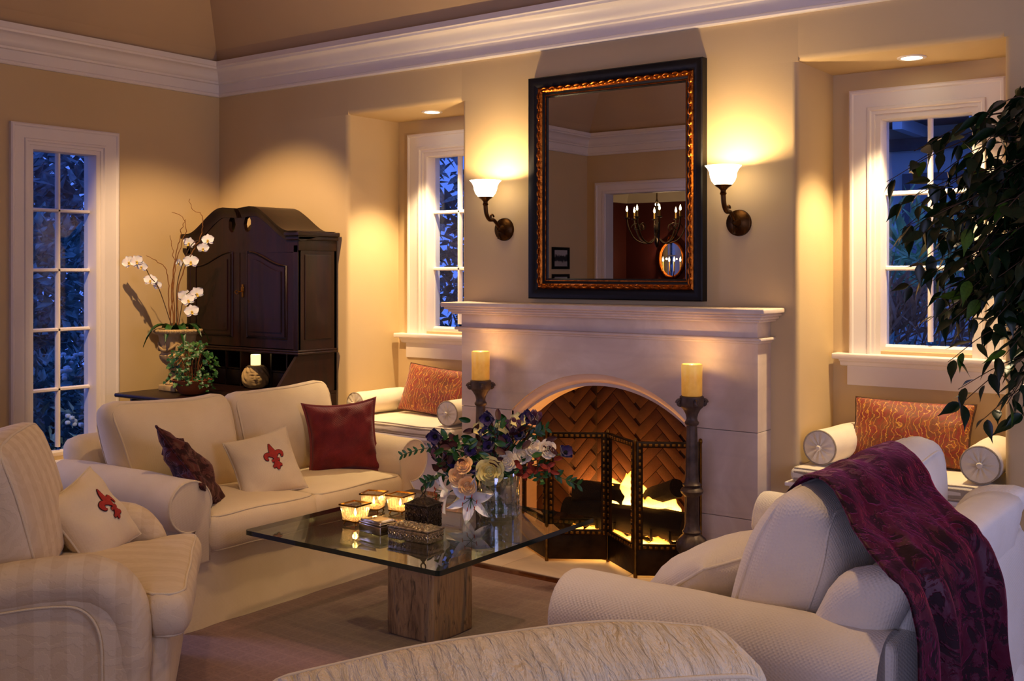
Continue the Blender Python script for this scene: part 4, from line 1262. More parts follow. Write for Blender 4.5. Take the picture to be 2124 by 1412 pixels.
armchair('striped damask armchair with a fleur-de-lis pillow, beside the cream loveseat', (-3.435, 2.155), radians(50), M_DAMASKX, .235, M_DAMASK, M_DAMASKX)
P = Pillow(.315, .315, .14, seed=43, pinch=.09, wr=.016)
t = pillow(P, 'fleur_pillow', 'cream pillow with red fleur-de-lis on the striped damask armchair', 'pillow', M_CREAM, M_CREAMPIPE, (-3.545, 2.265, .600), face_rot(.28, .55, -.30))
fleur(P, t, .04, .01, .115, 0.05)
armchair('crinkled cream damask armchair seen from behind, near the arm of the white sofa', (-1.40, 1.80), radians(146), M_DAMASK, .165, M_DAMASK, M_CRINK, bw=.475, bt=.24, crown=.050, bz=.405, frame_h=.50)

# ------------------------------------------------------------------ glass coffee table
CT = (-3.02, 3.485)
ct = thing('coffee_table', 'square glass coffee table on a rough stone pillar base', 'coffee table', (CT[0], CT[1], .011))
tz = .420
def glass_top():
    w = .525; r = .02; P = []
    for sx, sy, a0 in ((1, 1, 0), (-1, 1, pi / 2), (-1, -1, pi), (1, -1, 1.5 * pi)):
        P += [(sx * (w - r) + r * cos(a0 + pi / 2 * k / 5), sy * (w - r) + r * sin(a0 + pi / 2 * k / 5)) for k in range(6)]
    return P
gp = glass_top()
n = len(gp)
ob('glass_top', ([(x, y, tz) for x, y in gp] + [(x, y, tz - .019) for x, y in gp], [tuple(range(n)), tuple(range(n, 2 * n))[::-1]]), M_TABLEGLASS, ct, 0, fix=False)
ob('glass_edge', ([(x, y, tz) for x, y in gp] + [(x, y, tz - .019) for x, y in gp], [(i, (i + 1) % n, n + (i + 1) % n, n + i) for i in range(n)]), M_GLASSEDGE, ct, 180)
ob('pedestal', MV(rbox(.250, .250, tz - .020, .008, 6, soften(.004, 14, 3)), .085, -.06, (tz - .020) / 2 - .001), M_PED, ct, 40)
TT = tz + .011      # table surface height

# ------------------------------------------------------------------ window benches with cushions, bolsters and brocade pillows
def gathered_disc(r):
    """gathered bolster end in the xz plane facing -y"""
    rings = [0.0, .10, .14, .22, .4, .6, .8, .93, 1.0]; m = 44
    V, F = [(0, -.016, 0)], []
    for q in rings[1:]:
        for k in range(m):
            a = 2 * pi * k / m
            ple = sin(11 * a + .6 * sin(3 * a)) * .5 + .5
            d = .016 if q < .12 else -.001 + .011 * ple * (1 - abs(q - .5) * 1.4) if q < .95 else 0.0
            V.append((r * q * cos(a), -d, r * q * sin(a)))
    for k in range(m): F.append((0, 1 + k, 1 + (k + 1) % m))
    for j in range(len(rings) - 2):
        for k in range(m): F.append((1 + j * m + k, 1 + j * m + (k + 1) % m, 1 + (j + 1) * m + (k + 1) % m, 1 + (j + 1) * m + k))
    return V, F
def bolster(label, loc, yaw, L_, r, group, sag=0):
    b = thing('bolster', label, 'bolster', loc, (0, 0, yaw), group)
    def fn(u, v):
        a = 2 * pi * u; y = L_ * v
        s = 1 - .05 * (1 - min(1, min(v, 1 - v) * 14)) + .02 * sin(pi * v)
        return (r * s * cos(a) + .003 * nz(a, y * 9, 1), y, r + r * s * sin(a) * (1 - .04) + .003 * nz(a + 4, y * 9, 2))
    V, F = grid(28, 16, fn, True)
    F.append(tuple(range(28 * 16, 28 * 17)))
    ob('cover', (V, F), M_BENCHF, b, 60)
    ob('gathered_end', MV(gathered_disc(r * .96), 0, .002, r), M_BENCHF, b, 60)
    ob('piping', tube([(r * .96 * cos(2 * pi * k / 32), .002, r + r * .95 * sin(2 * pi * k / 32)) for k in range(32)], .004, 6, closed=True), M_BENCHSIDE, b)
    ob('button', MV(TF(lathe([(.002, .010), (.010, .008), (.013, 0)], 12), RX(pi / 2)), 0, -.014, r), M_BENCHF, b)
    return b
def bench(x0, x1, where):
    cx = (x0 + x1) / 2; hw = (x1 - x0) / 2 - .003
    b = thing('window_bench', 'white painted built-in window bench ' + where, 'bench', (cx, 4.96, 0), group='window benches')
    ob('front_panel', box(-hw, hw, .0, .03, 0, .475), M_TRIM, b)
    ob('rail', J(frame([(0, -.012), (.05, -.012), (.056, .001), (0, .001)], -hw, hw, .12, .455)), M_TRIM, b, 35)
    ob('seat_board', J(rb(-hw - .035, hw + .035, -.075, .012, .487, .507, .006), rb(-hw, hw, .0, .48, .475, .507, .003), rb(-hw - .02, hw + .02, -.055, .012, .474, .488, .005)), M_TRIM, b, 35)
    c = thing('bench_cushion', 'thin cream box cushion on the window bench ' + where, 'cushion', (cx, 5.165, .508), group='bench cushions')
    vf, lp = box_cushion(2 * hw - .01, .545, .068, .016, .012, cx, 12)
    ob('cover', MV(vf, 0, 0, .034), M_BENCHF, c, 180)
    ob('boxing', J(rb(-hw + .010, hw - .010, -.2815, -.270, .012, .056, .004, 1, None)), M_BENCHSIDE, c, 50)
    ob('piping', J(*[MV(tube(l, .004, 6, closed=True), 0, 0, .034) for l in lp]), M_BENCHSIDE, c, 180)
bench(RL[0], RL[1], 'in the niche next to the dark desk')
bench(RR[0], RR[1], 'in the niche behind the white sofa')
zb = .582
bolster('cream bolster against the desk-side wall of the niche next to the dark desk', (-4.862, 4.945, zb), -.04, .44, .076, 'bolsters on the window benches')
bolster('cream bolster at the fireplace side of the niche next to the dark desk', (-4.098, 4.935, zb), .05, .40, .076, 'bolsters on the window benches')
bolster('cream bolster at the fireplace side of the niche behind the white sofa', (-1.862, 4.985, zb), -.10, .40, .084, 'bolsters on the window benches')
bolster('cream bolster beside the ficus in the niche behind the white sofa', (-1.140, 4.945, zb), .03, .40, .084, 'bolsters on the window benches')
P = Pillow(.56, .31, .13, seed=51, pinch=.06)
pillow(P, 'brocade_pillow', 'orange and gold brocade pillow leaning in the niche behind the white sofa', 'pillow', M_BROC, M_CORD, (-1.520, 5.255, .735), (radians(-22), 0, 0), group='brocade pillows', pr=.006)
P = Pillow(.56, .31, .13, seed=57, pinch=.06)
pillow(P, 'brocade_pillow', 'orange and gold brocade pillow leaning in the niche next to the dark desk', 'pillow', M_BROC, M_CORD, (-4.46, 5.255, .738), (radians(-20), radians(3), radians(-4)), group='brocade pillows', pr=.006)

# ------------------------------------------------------------------ secretary desk in the corner
sd_ = thing('secretary_desk', 'dark mahogany secretary desk with arched panel doors, broken pediment and open writing flap', 'desk', (-5.58, 4.955, 0))
HWD = .545; YU = -.325
ob('lower_case', J(rb(-HWD, HWD, -.50, 0, .06, .715, .004), rb(-HWD - .012, HWD + .012, -.515, 0, .0, .075, .006)), M_MAHOG, sd_, 35)
for i, (a, b) in enumerate(((.10, .29), (.305, .49), (.505, .66))):
    dr = ob('drawer', rb(-HWD + .03, HWD - .03, -.512, -.49, a, b, .006), M_MAHOG, sd_, 35)
    for x in (-.30, .30):
        ob('handle', tube(bez([(x - .045, -.515, (a + b) / 2 + .012), (x - .04, -.530, (a + b) / 2 - .012), (x, -.535, (a + b) / 2 - .020), (x + .04, -.530, (a + b) / 2 - .012), (x + .045, -.515, (a + b) / 2 + .012)], 4), .004, 6), M_BRASS, dr)
ob('writing_bed', rb(-HWD, HWD, -.50, 0, .715, .735, .003), M_MAHOG, sd_, 35)
for s in (-1, 1):      # slanted desk sides
    ob('slant_side', prism([(0, .735), (-.50, .735), (-.50, .775), (YU, .985), (0, .985)], 'x', s * HWD, s * (HWD - .022)), M_MAHOG, sd_, 0)
ob('desk_back', box(-HWD, HWD, -.02, 0, .735, .985), M_MAHOG, sd_, 0)
fl_ = ob('writing_flap', J(rb(-.450, .450, -.93, -.505, .713, .735, .006), rb(-.462, .462, -.942, -.915, .709, .733, .008)), M_MAHOG, sd_, 35)
for x in (-.40, .40): ob('slide_support', rb(x - .012, x + .012, -.86, -.48, .655, .712, .003), M_MAHOG, sd_, 35)
pg = ob('pigeonholes', J(*[box(x - .006, x + .006, -.20, -.02, .735, .975) for x in (-.52, -.30, -.15, .15, .30, .52)], box(-.52, -.15, -.20, -.02, .845, .855), box(.15, .52, -.20, -.02, .845, .855), box(-.53, .53, -.21, -.02, .965, .985)), M_MAHOG, sd_, 0)
for x0_, x1_ in ((-.512, -.308), (-.292, -.158), (.158, .292), (.308, .512)):
    d_ = ob('small_drawer', rb(x0_, x1_, -.198, -.04, .740, .842, .004), M_MAHOG, pg, 35)
upper = ob('upper_case', J(box(-HWD, -HWD + .03, YU, 0, .985, 1.70), box(HWD - .03, HWD, YU, 0, .985, 1.70), box(-HWD, HWD, -.02, 0, .985, 1.70), box(-HWD, HWD, YU, 0, .985, 1.005), box(-HWD, HWD, YU + .03, 0, 1.66, 1.70)), M_MAHOG, sd_, 0)
ob('waist_moulding', J(rb(-HWD - .018, HWD + .018, YU - .020, 0, .978, .992, .005), rb(-HWD - .010, HWD + .010, YU - .012, 0, .992, 1.006, .004)), M_MAHOG, sd_, 35)
ob('side_panel', rb(HWD - .002, HWD + .006, YU + .05, -.05, 1.07, 1.60, .004), M_MAHOG, sd_, 35)
def arch_pts(x0_, x1_, z0_, z1a, z1b, n=12):
    """door shape: straight bottom, top curving from z1a (outer) to z1b (inner)"""
    P = [(x0_, z0_), (x1_, z0_)]
    for k in range(n + 1):
        t_ = k / n
        P.append((x1_ + (x0_ - x1_) * t_, z1b + (z1a - z1b) * (1 - cos(pi * t_)) / 2))
    return P
for s in (-1, 1):
    def mp(P): return P if s < 0 else [(-a, b) for a, b in P]
    dr = ob('door', prism(mp(arch_pts(-.505, -.004, 1.012, 1.612, 1.712)), 'y', YU - .004, YU + .018), M_MAHOG, sd_, 30)
    ob('raised_panel', J(prism(mp(arch_pts(-.430, -.085, 1.085, 1.520, 1.610)), 'y', YU - .012, YU), prism(mp(arch_pts(-.402, -.113, 1.113, 1.495, 1.575)), 'y', YU - .018, YU)), M_MAHOG, dr, 30)
    ob('panel_moulding', tube([(a, YU - .006, b) for a, b in mp(arch_pts(-.442, -.073, 1.073, 1.530, 1.624))], .0065, 6, closed=True), M_MAHOG, dr, 60)
    ob('stile', rb(s * .505, s * .545, YU - .006, YU + .02, 1.006, 1.66, .003) if s > 0 else rb(-.545, -.505, YU - .006, YU + .02, 1.006, 1.66, .003), M_MAHOG, sd_, 35)
esc = thing('x') if False else None
ob('escutcheon', J(MV(rbox(.016, .006, .085, .006), .030, YU - .008, 1.37), MV(rbox(.026, .006, .030, .008), .030, YU - .009, 1.38)), M_BRASS, sd_, 40)
ob('key', J(tube([(.030, YU - .01, 1.365), (.030, YU - .045, 1.365)], .003, 6), tube([(.030 - .02 * cos(a), YU - .052, 1.362 + .012 * sin(a)) for a in [2 * pi * k / 10 for k in range(10)]], .003, 5, closed=True)), M_BRASS, sd_)
# cornice returns on the sides and swan-neck pediment
ob('cornice', J(rb(HWD - .10, HWD + .034, YU - .034, 0, 1.715, 1.742, .006), rb(HWD - .10, HWD + .020, YU - .020, 0, 1.690, 1.716, .006), rb(HWD - .08, HWD + .004, YU - .004, 0, 1.625, 1.692, .003)), M_MAHOG, sd_, 35)
ob('cornice', J(rb(-HWD - .034, -HWD + .06, YU - .034, 0, 1.715, 1.742, .006), rb(-HWD - .020, -HWD + .06, YU - .020, 0, 1.690, 1.716, .006)), M_MAHOG, sd_, 35)
def ptop(x):
    a = abs(x)
    t_ = max(0, min(1, (.50 - a) / .34))
    return 1.735 + .155 * (3 * t_ * t_ - 2 * t_ ** 3) + (.010 * max(0, 1 - abs(a - .13) / .12))
V, F = [], []
def quadbox(xa, xb, za, zb, zc, zd, y0_, y1_):
    o = len(V)
    V.extend([(xa, y0_, za), (xb, y0_, zb), (xb, y0_, zd), (xa, y0_, zc), (xa, y1_, za), (xb, y1_, zb), (xb, y1_, zd), (xa, y1_, zc)])
    F.extend([(o, o + 1, o + 2, o + 3), (o + 7, o + 6, o + 5, o + 4), (o, o + 4, o + 5, o + 1), (o + 3, o + 2, o + 6, o + 7), (o, o + 3, o + 7, o + 4), (o + 1, o + 5, o + 6, o + 2)])
HOLE = (.076, .036, 1.800, .052)
def hole(x):
    d = (abs(x) - HOLE[0]) / HOLE[1]
    return HOLE[3] * sqrt(max(0, 1 - d * d))
xs = [-.545 + 1.09 * k / 110 for k in range(111)]
for a, b in zip(xs[:-1], xs[1:]):
    m = (a + b) / 2
    if abs(m) < .016:
        quadbox(a, b, 1.615, 1.615, 1.842, 1.842, YU - .006, YU + .02); continue
    ta, tb = ptop(a), ptop(b)
    ha, hb = hole(a), hole(b)
    if hole(m) > 0:
        quadbox(a, b, 1.615, 1.615, HOLE[2] - ha, HOLE[2] - hb, YU - .006, YU + .02)
        quadbox(a, b, HOLE[2] + ha, HOLE[2] + hb, ta, tb, YU - .006, YU + .02)
    else:
        quadbox(a, b, 1.615, 1.615, ta, tb, YU - .006, YU + .02)
ob('pediment_board', (V, F), M_MAHOG, sd_, 0)
for s in (-1, 1):
    P = [(s * (.565 - .545 * k / 40), 0, ptop(.565 - .545 * k / 40)) for k in range(41)]
    prof = [(.012, -.040), (.004, -.036), (-.006, -.030), (-.016, -.022), (-.034, -.014), (-.050, -.010), (-.050, .02), (.012, .10)]
    V, F = [], []
    for i, p in enumerate(P):
        q0, q1 = P[max(i - 1, 0)], P[min(i + 1, 40)]
        tx, tz_ = q1[0] - q0[0], q1[2] - q0[2]; L_ = sqrt(tx * tx + tz_ * tz_)
        nx, nz_ = (-tz_ / L_, tx / L_)
        if nz_ < 0: nx, nz_ = -nx, -nz_
        for (o_, y_) in prof: V.append((p[0] + nx * o_, YU + y_ if y_ < .05 else -.02, p[2] + nz_ * o_))
    k_ = len(prof)
    for i in range(40):
        for q in range(k_): F.append((i * k_ + q, i * k_ + (q + 1) % k_, (i + 1) * k_ + (q + 1) % k_, (i + 1) * k_ + q))
    F += [tuple(range(k_)), tuple(range(40 * k_, 41 * k_))]
    ob('swan_neck_moulding', (V, F), M_MAHOG, sd_, 35)

# ------------------------------------------------------------------ stone urn with orchids
UX, UY, UZ = -5.835, 4.335, .736
ur = thing('stone_urn', 'carved antique stone urn on the flap of the dark desk', 'urn', (UX, UY, UZ))
UP = [(.055, .035), (.075, .038), (.078, .048), (.060, .058), (.046, .075), (.040, .100), (.044, .125), (.056, .135), (.056, .145), (.060, .155), (.088, .180), (.104, .205), (.108, .228), (.100, .240), (.104, .250), (.108, .300), (.116, .345), (.120, .355), (.136, .362), (.146, .372), (.148, .384), (.136, .394), (.118, .392), (.112, .380), (.002, .372)]
ob('bowl', lathe(UP, 44, lambda r_, z_, a: r_ * (1 + (.05 * abs(cos(9 * a)) if .16 < z_ < .235 else 0))), M_STONEPOT, ur, 50)
ob('plinth', rb(-.085, .085, -.085, .085, 0, .038, .006), M_STONEPOT, ur, 35)
ob('rim_beading', J(*[MV(rbox(.022, .016, .018, .007), .146 * cos(2 * pi * k / 30), .146 * sin(2 * pi * k / 30), .383) for k in range(30)]), M_STONEPOT, ur, 60)
rel = []
for k in range(4):       # swags and masks in relief
    a = k * pi / 2 + radians(-36)
    rel.append(TF(rbox(.03, .02, .045, .012, 2), RZ(a) @ T(.110, 0, .275) @ RZ(pi / 2)))
    rel.append(tube([( .112 * cos(a + t_), .112 * sin(a + t_), .305 - .045 * sin(pi * (t_ / (pi / 2)))) for t_ in [pi / 2 * q / 12 for q in range(13)]], .010, 6))
ob('relief', J(*rel), M_STONEPOT, ur, 60)
orc = thing('orchid_plant', 'white moth orchids with curly twigs growing from the stone urn', 'orchid', (UX, UY, UZ + .372))
def rel_(p): return (p[0] - UX, p[1] - UY, p[2] - UZ - .372)
TW = [[(-5.87, 4.31, 1.10), (-5.89, 4.308, 1.35), (-5.902, 4.299, 1.504), (-5.959, 4.257, 1.566), (-6.007, 4.222, 1.597)],
      [(-5.85, 4.32, 1.10), (-5.872, 4.321, 1.411), (-5.852, 4.336, 1.566), (-5.803, 4.372, 1.751), (-5.82, 4.359, 1.844), (-5.872, 4.321, 1.874)],
      [(-5.85, 4.33, 1.10), (-5.865, 4.327, 1.504), (-5.835, 4.348, 1.689), (-5.82, 4.359, 1.782), (-5.803, 4.372, 1.828)],
      [(-5.83, 4.335, 1.10), (-5.835, 4.348, 1.411), (-5.778, 4.39, 1.597), (-5.735, 4.422, 1.689), (-5.715, 4.436, 1.782), (-5.72, 4.432, 1.859), (-5.765, 4.4, 1.89), (-5.785, 4.385, 1.961)],
      [(-5.86, 4.31, 1.10), (-5.877, 4.317, 1.242), (-5.857, 4.332, 1.504), (-5.87, 4.323, 1.627), (-5.885, 4.312, 1.726)]]
for p in TW:
    q = [Vector(rel_(a)) for a in bez(p, 7)]
    q = [v + Vector((.010 * nz(i * .5, 1, p[0][0] * 9), .010 * nz(i * .5, 5, 2), 0)) for i, v in enumerate(q)]
    ob('twig', tube(q, [.0042 * (1 - .65 * i / len(q)) for i in range(len(q))], 6), M_TWIG, orc)
SP = [[(-5.85, 4.32, 1.10), (-5.939, 4.272, 1.381), (-5.984, 4.239, 1.458), (-6.024, 4.21, 1.541), (-6.09, 4.165, 1.57)],
      [(-5.84, 4.335, 1.10), (-5.86, 4.35, 1.40), (-5.82, 4.38, 1.58), (-5.77, 4.41, 1.68), (-5.69, 4.455, 1.70)],
      [(-5.83, 4.33, 1.10), (-5.815, 4.363, 1.31), (-5.778, 4.39, 1.365), (-5.74, 4.412, 1.34)]]
for p in SP:
    q = [rel_(a) for a in bez(p, 7)]
    ob('flower_stem', tube(q, .0032, 6), M_BARK, orc)
def petal(L_, w, cup=.2, n=5, tip=1.0, curl=0):
    """petal along +z from the origin, cupping towards -y"""
    V, F = [], []
    m = 6
    for j in range(m + 1):
        v = j / m
        hw_ = w / 2 * (sin(pi * min(1, (v * .88 + .10)) ** tip)) ** .7
        for i in range(n):
            u = i / (n - 1) * 2 - 1
            V.append((hw_ * u, -cup * L_ * (u * u) * .5 * v + curl * L_ * v * v - .02 * L_ * sin(pi * v), L_ * v))
    for j in range(m):
        for i in range(n - 1): F.append((j * n + i, j * n + i + 1, (j + 1) * n + i + 1, (j + 1) * n + i))
    return V, F
def face_to(dx, dy, dz, roll=0):
    """rotation bringing local -y to the given direction"""
    f = Vector((dx, dy, dz)).normalized()
    y = -f; up = Vector((0, 0, 1))
    if abs(f.z) > .95: up = Vector((1, 0, 0))
    x = y.cross(up).normalized(); z = x.cross(y).normalized()
    M = Matrix((x, y, z)).transposed()
    return (M @ Matrix.Rotation(roll, 3, 'Y')).to_euler()
def orchid_mesh():
    P = []
    for a, L_, w in ((0, .036, .028), (2 * pi * .36, .036, .026), (-2 * pi * .36, .036, .026)): P.append(TF(petal(L_, w, .15), RY(a)))
    for a in (pi / 2 - .25, -pi / 2 + .25): P.append(MV(TF(petal(.040, .046, .25), RY(a)), 0, -.003, 0))
    return J(*P)
ome = mesh_of('flower', orchid_mesh(), M_PETALW, 180, False)
M_LIP = plain('orchid_lip', '#d8b648', .6, var=.3, vs=60)
lme = mesh_of('lip', J(MV(rbox(.011, .014, .012, .005, 2), 0, -.010, -.004), TF(petal(.018, .014, .4), T(0, -.010, -.006) @ RY(pi) @ RX(.6))), M_LIP, 60)
ORC = [(-6.094, 4.158, 1.556), (-6.028, 4.17, 1.562), (-6.009, 4.196, 1.529), (-5.984, 4.239, 1.439), (-5.961, 4.28, 1.405), (-5.808, 4.406, 1.681), (-5.697, 4.425, 1.646), (-5.686, 4.458, 1.698), (-5.877, 4.38, 1.551), (-5.775, 4.392, 1.56), (-5.765, 4.362, 1.313), (-5.745, 4.414, 1.356), (-5.731, 4.363, 1.243), (-5.822, 4.383, 1.334)]
for i, p in enumerate(ORC):
    dx, dy = (.8, -.6) if i not in (4, 8) else (.2, -.9)
    f = ob('flower', ome, None, orc, loc=rel_(p), rot=face_to(dx + R.uniform(-.35, .35), dy + R.uniform(-.3, .3), R.uniform(-.35, .15), R.uniform(-.5, .5)))
    s = R.uniform(.95, 1.3) if i not in (4, 8) else .8
    f.scale = (s, s, s)
    ob('lip', lme, None, f)
for k in range(9):       # strap leaves
    a = k * 2 * pi / 9 + .3
    L_ = R.uniform(.13, .20); w = .050
    def fn(u, v, a=a, L_=L_, w=w, k=k):
        r_ = .02 + L_ * v; z = .045 * sin(pi * v * .8) - (.08 + .03 * (k % 3)) * v * v * v
        hw_ = w / 2 * sin(pi * min(1, v * .9 + .1)) ** .6
        q = (u * 2 - 1) * hw_
        return (r_ * cos(a) - q * sin(a), r_ * sin(a) + q * cos(a), z + .012 * (u * 2 - 1) ** 2 + .012)
    ob('leaf', grid(4, 9, fn), M_LEAF, orc, 180)
mo = []
for k in range(120):
    a = R.uniform(0, 2 * pi); r_ = .11 * sqrt(R.random())
    p = Vector((r_ * cos(a), r_ * sin(a), .0))
    mo.append(tube([p, p + Vector((R.uniform(-.03, .03), R.uniform(-.03, .03), R.uniform(.005, .025))), p + Vector((R.uniform(-.05, .05), R.uniform(-.05, .05), 0))], .0016, 4))
mo_ = ob('moss', J(*mo), M_BARK, orc); mo_['kind'] = 'stuff'

# ------------------------------------------------------------------ ivy in a bowl
iv = thing('ivy_plant', 'bushy trailing green ivy in a brown bowl on the desk flap', 'ivy', (-5.575, 4.25, .736))
ob('bowl', lathe([(.05, 0), (.075, .008), (.105, .05), (.120, .085), (.124, .092), (.116, .094), (.10, .075), (.002, .07)], 30), M_TERRA, iv, 50)
def ivy_leaf():
    P = [(0, 0), (.35, -.12), (.62, .05), (.42, .28), (.50, .55), (.22, .52), (0, 1.0), (-.22, .52), (-.50, .55), (-.42, .28), (-.62, .05), (-.35, -.12)]
    V = [(0, .10, .30)] + [(x, -.10 * abs(x), z) for x, z in P]
    return V, [(0, 1 + i, 1 + (i + 1) % 12) for i in range(12)]
iml = [mesh_of('leaf', ivy_leaf(), m_, 60, False) for m_ in (M_IVY, M_IVY, M_LEAF, M_IVY2)]
for k in range(240):
    th, ph = R.uniform(0, 2 * pi), R.uniform(-.75, 1.35)
    rr = R.uniform(.68, 1.0)
    p = Vector((.155 * rr * cos(th) * cos(ph), .155 * rr * sin(th) * cos(ph), .17 + .165 * rr * sin(ph)))
    if k % 6 == 0: p.z -= .04; p.x *= 1.2; p.y *= 1.2
    if p.z < .015: p.z = .015 + R.random() * .05
    p += Vector((.02 * nz(k, 1, 1), 0, 0))
    s = R.uniform(.018, .030)
    l = ob('leaf', iml[k % 4 if k % 3 else 0], None, iv, loc=p, rot=face_to(p.x * 3 + .5, p.y * 3 - .4, .5 + R.uniform(-.4, .6), pi + R.uniform(-.9, .9)))
    l.scale = (s, s, s)
for k in range(26):
    th, ph = R.uniform(0, 2 * pi), R.uniform(-.2, 1.3)
    e = Vector((.145 * cos(th) * cos(ph), .145 * sin(th) * cos(ph), .17 + .155 * sin(ph)))
    ob('stem', tube(bez([(e.x * .2, e.y * .2, .07), (e.x * .6, e.y * .6, .15 + e.z * .35), e], 4), .0018, 5), M_TWIG, iv)

# ------------------------------------------------------------------ stone face pot with candle
fp_ = thing('face_pot', 'pale stone head-shaped candle pot with closed eyes inside the dark desk', 'candle holder', (-5.555, 4.735, .737), (0, 0, radians(49)))
def g2(x, z, cx, cz, sx, sz): return exp(-((x - cx) / sx) ** 2 - ((z - cz) / sz) ** 2)
def head(u, v):
    a = 2 * pi * u
    z = .145 * v
    r_ = .030 + .050 * sin(pi * min(1, v * .86 + .10)) ** .62
    if v > .97: r_ *= .9
    x, y = r_ * cos(a), r_ * sin(a)        # face looks towards -y
    if y < 0:
        fx = x
        d = .016 * g2(fx, z, 0, .072, .008, .018) + .009 * g2(fx, z, 0, .060, .012, .007)      # nose
        d += .007 * (g2(fx, z, .019, .074, .010, .005) + g2(fx, z, -.019, .074, .010, .005))     # lids
        d -= .008 * (g2(fx, z, .019, .083, .012, .005) + g2(fx, z, -.019, .083, .012, .005))
        d += .006 * (g2(fx, z, .020, .093, .017, .006) + g2(fx, z, -.020, .093, .017, .006))     # brows
        d += .006 * (g2(fx, z, 0, .044, .014, .0035) + g2(fx, z, 0, .036, .012, .0035)) - .005 * g2(fx, z, 0, .040, .014, .002)
        d += .008 * g2(fx, z, 0, .022, .014, .009)                                                # chin
        d += .004 * (g2(fx, z, .032, .055, .014, .014) + g2(fx, z, -.032, .055, .014, .014))
        y -= d
    hair = max(0, min(1, (z - .098) / .012)) + max(0, min(1, (abs(x) - .052) / .012))
    if hair > 0:
        k_ = .006 * min(1, hair) * (1 + sin(a * 13 + z * 120))
        x *= 1 + k_ / r_; y *= 1 + k_ / r_
    return (x, y, z)
V, F = grid(72, 44, head, True)
F.append(tuple(range(72))); F.append(tuple(range(72 * 44, 72 * 45)))
ob('head', (V, F), M_STONEPOT, fp_, 70)
pillar('desk_candle', (-5.555, 4.735, .8835), .032, .068, 'small lit cream candle standing in the stone face pot', None, NT('bright_wax').set(base=lin('#f3e3b4'), rough=.5, emit=(1, .72, .32, 1), estr=1.6).m, .8)

# ------------------------------------------------------------------ things on the coffee table
def votive(loc, rz, label):
    v = thing('votive_holder', label, 'candle holder', (loc[0], loc[1], TT), (0, 0, rz), 'votive holders on the glass table')
    v.scale = (1.15, 1.15, 1.2)
    for sx in (-1, 1):
        for sy in (-1, 1): ob('foot', tube([(sx * .024, sy * .024, .012), (sx * .030, sy * .030, .0)], .003, 6), M_BRASS, v)
    def wall(k, z0_, z1_, t_):
        V, F = [], []
        for (z, w) in ((z0_, .030), (z1_, .040)):
            for sx, sy in ((-1, -1), (1, -1), (1, 1), (-1, 1)): V.append((sx * w, sy * w, z))
        for i in range(4): F.append((i, (i + 1) % 4, 4 + (i + 1) % 4, 4 + i))
        F.append((0, 1, 2, 3)); return V, F
    ob('glass_cup', wall(0, .012, .068, 0), M_VOTIVE, v, 0)
    gems = []
    for s in range(4):
        for k in range(5):
            q = -.028 + .014 * k
            gems.append(TF(MV(rbox(.006, .004, .026, .002), q, -.0365, .040), RZ(s * pi / 2)))
            gems.append(TF(MV(rbox(.006, .004, .010, .002), q, -.0335, .020), RZ(s * pi / 2)))
    ob('crystal_drops', J(*gems), M_VOTIVE, v, 60)
    ob('rim', frame_h(.043, .004, .066, .071), M_BRASS, v, 40)
    ob('base_rim', frame_h(.033, .006, .010, .015), M_BRASS, v, 40)
    ob('tealight', lathe([(.018, .013), (.020, .014), (.020, .026), (.017, .027), (.001, .025)], 16), M_WAX, v)
    ob('flame', MV(lathe([(.001, 0), (.0045, .006), (.0055, .011), (.003, .019), (.0006, .027)], 8), 0, 0, .026), M_FLAMEC, v)
    lamp('tealight_glow', 'POINT', (loc[0], loc[1], TT + .055), .5, (1, .6, .22), shadow_soft_size=.012)
def frame_h(hw_, t_, z0_, z1_):
    return J(*[TF(box(-hw_, hw_, -hw_, -hw_ + t_, z0_, z1_), RZ(k * pi / 2)) for k in range(4)])
votive((-3.258, 3.316), .05, 'lit square crystal votive on the glass table, nearest the plain silver box')
votive((-3.355, 3.531), .35, 'lit square crystal votive on the glass table, closest to the loveseat seat')
votive((-3.236, 3.575), .12, 'lit square crystal votive on the glass table, next to the lidded jar')
def relief_box(w, d, h, seed, cells=.012):
    """box with embossed scroll ornament on its faces"""
    out = [rb(-w / 2, w / 2, -d / 2, d / 2, 0, h, .003)]
    rr_ = random.Random(seed)
    for face in range(4):
        L_ = w if face % 2 == 0 else d; off = (d if face % 2 == 0 else w) / 2
        n = int(L_ / .020)
        for i in range(n):
            for j in range(max(1, int(h / .022))):
                cx = -L_ / 2 + L_ * (i + .5) / n; cz = h * (j + .5) / max(1, int(h / .022))
                q = [(cx + .008 * (1 - t_ / 9) * cos(t_ * rr_.choice((1, 1, 1))), -off - .001, cz + .008 * (1 - t_ / 9) * sin(t_)) for t_ in [.75 * k for k in range(9)]]
                out.append(TF(tube(q, .0016, 4), RZ(face * pi / 2)))
    return J(*out)
jr = thing('lidded_jar', 'dark embossed silver jar with peaked lid and ring handle on the glass table', 'jar', (-2.972, 3.425, TT), (0, 0, .06))
ob('body', relief_box(.118, .100, .098, 3), M_DSILVER, jr, 40)
lid = ob('lid', J(rb(-.063, .063, -.054, .054, .098, .106, .003), ([(-.055, -.046, .106), (.055, -.046, .106), (.055, .046, .106), (-.055, .046, .106), (-.018, -.015, .128), (.018, -.015, .128), (.018, .015, .128), (-.018, .015, .128)], [(0, 1, 5, 4), (1, 2, 6, 5), (2, 3, 7, 6), (3, 0, 4, 7), (4, 5, 6, 7)]), MV(lathe([(.018, .126), (.010, .136), (.005, .142), (.007, .146), (.003, .150)], 12), 0, 0, 0)), M_DSILVER, jr, 35)
ob('ring', tube([(.012 * cos(a), 0, .160 + .013 * sin(a)) for a in [2 * pi * k / 16 for k in range(16)]], .003, 6, closed=True), M_DSILVER, lid)
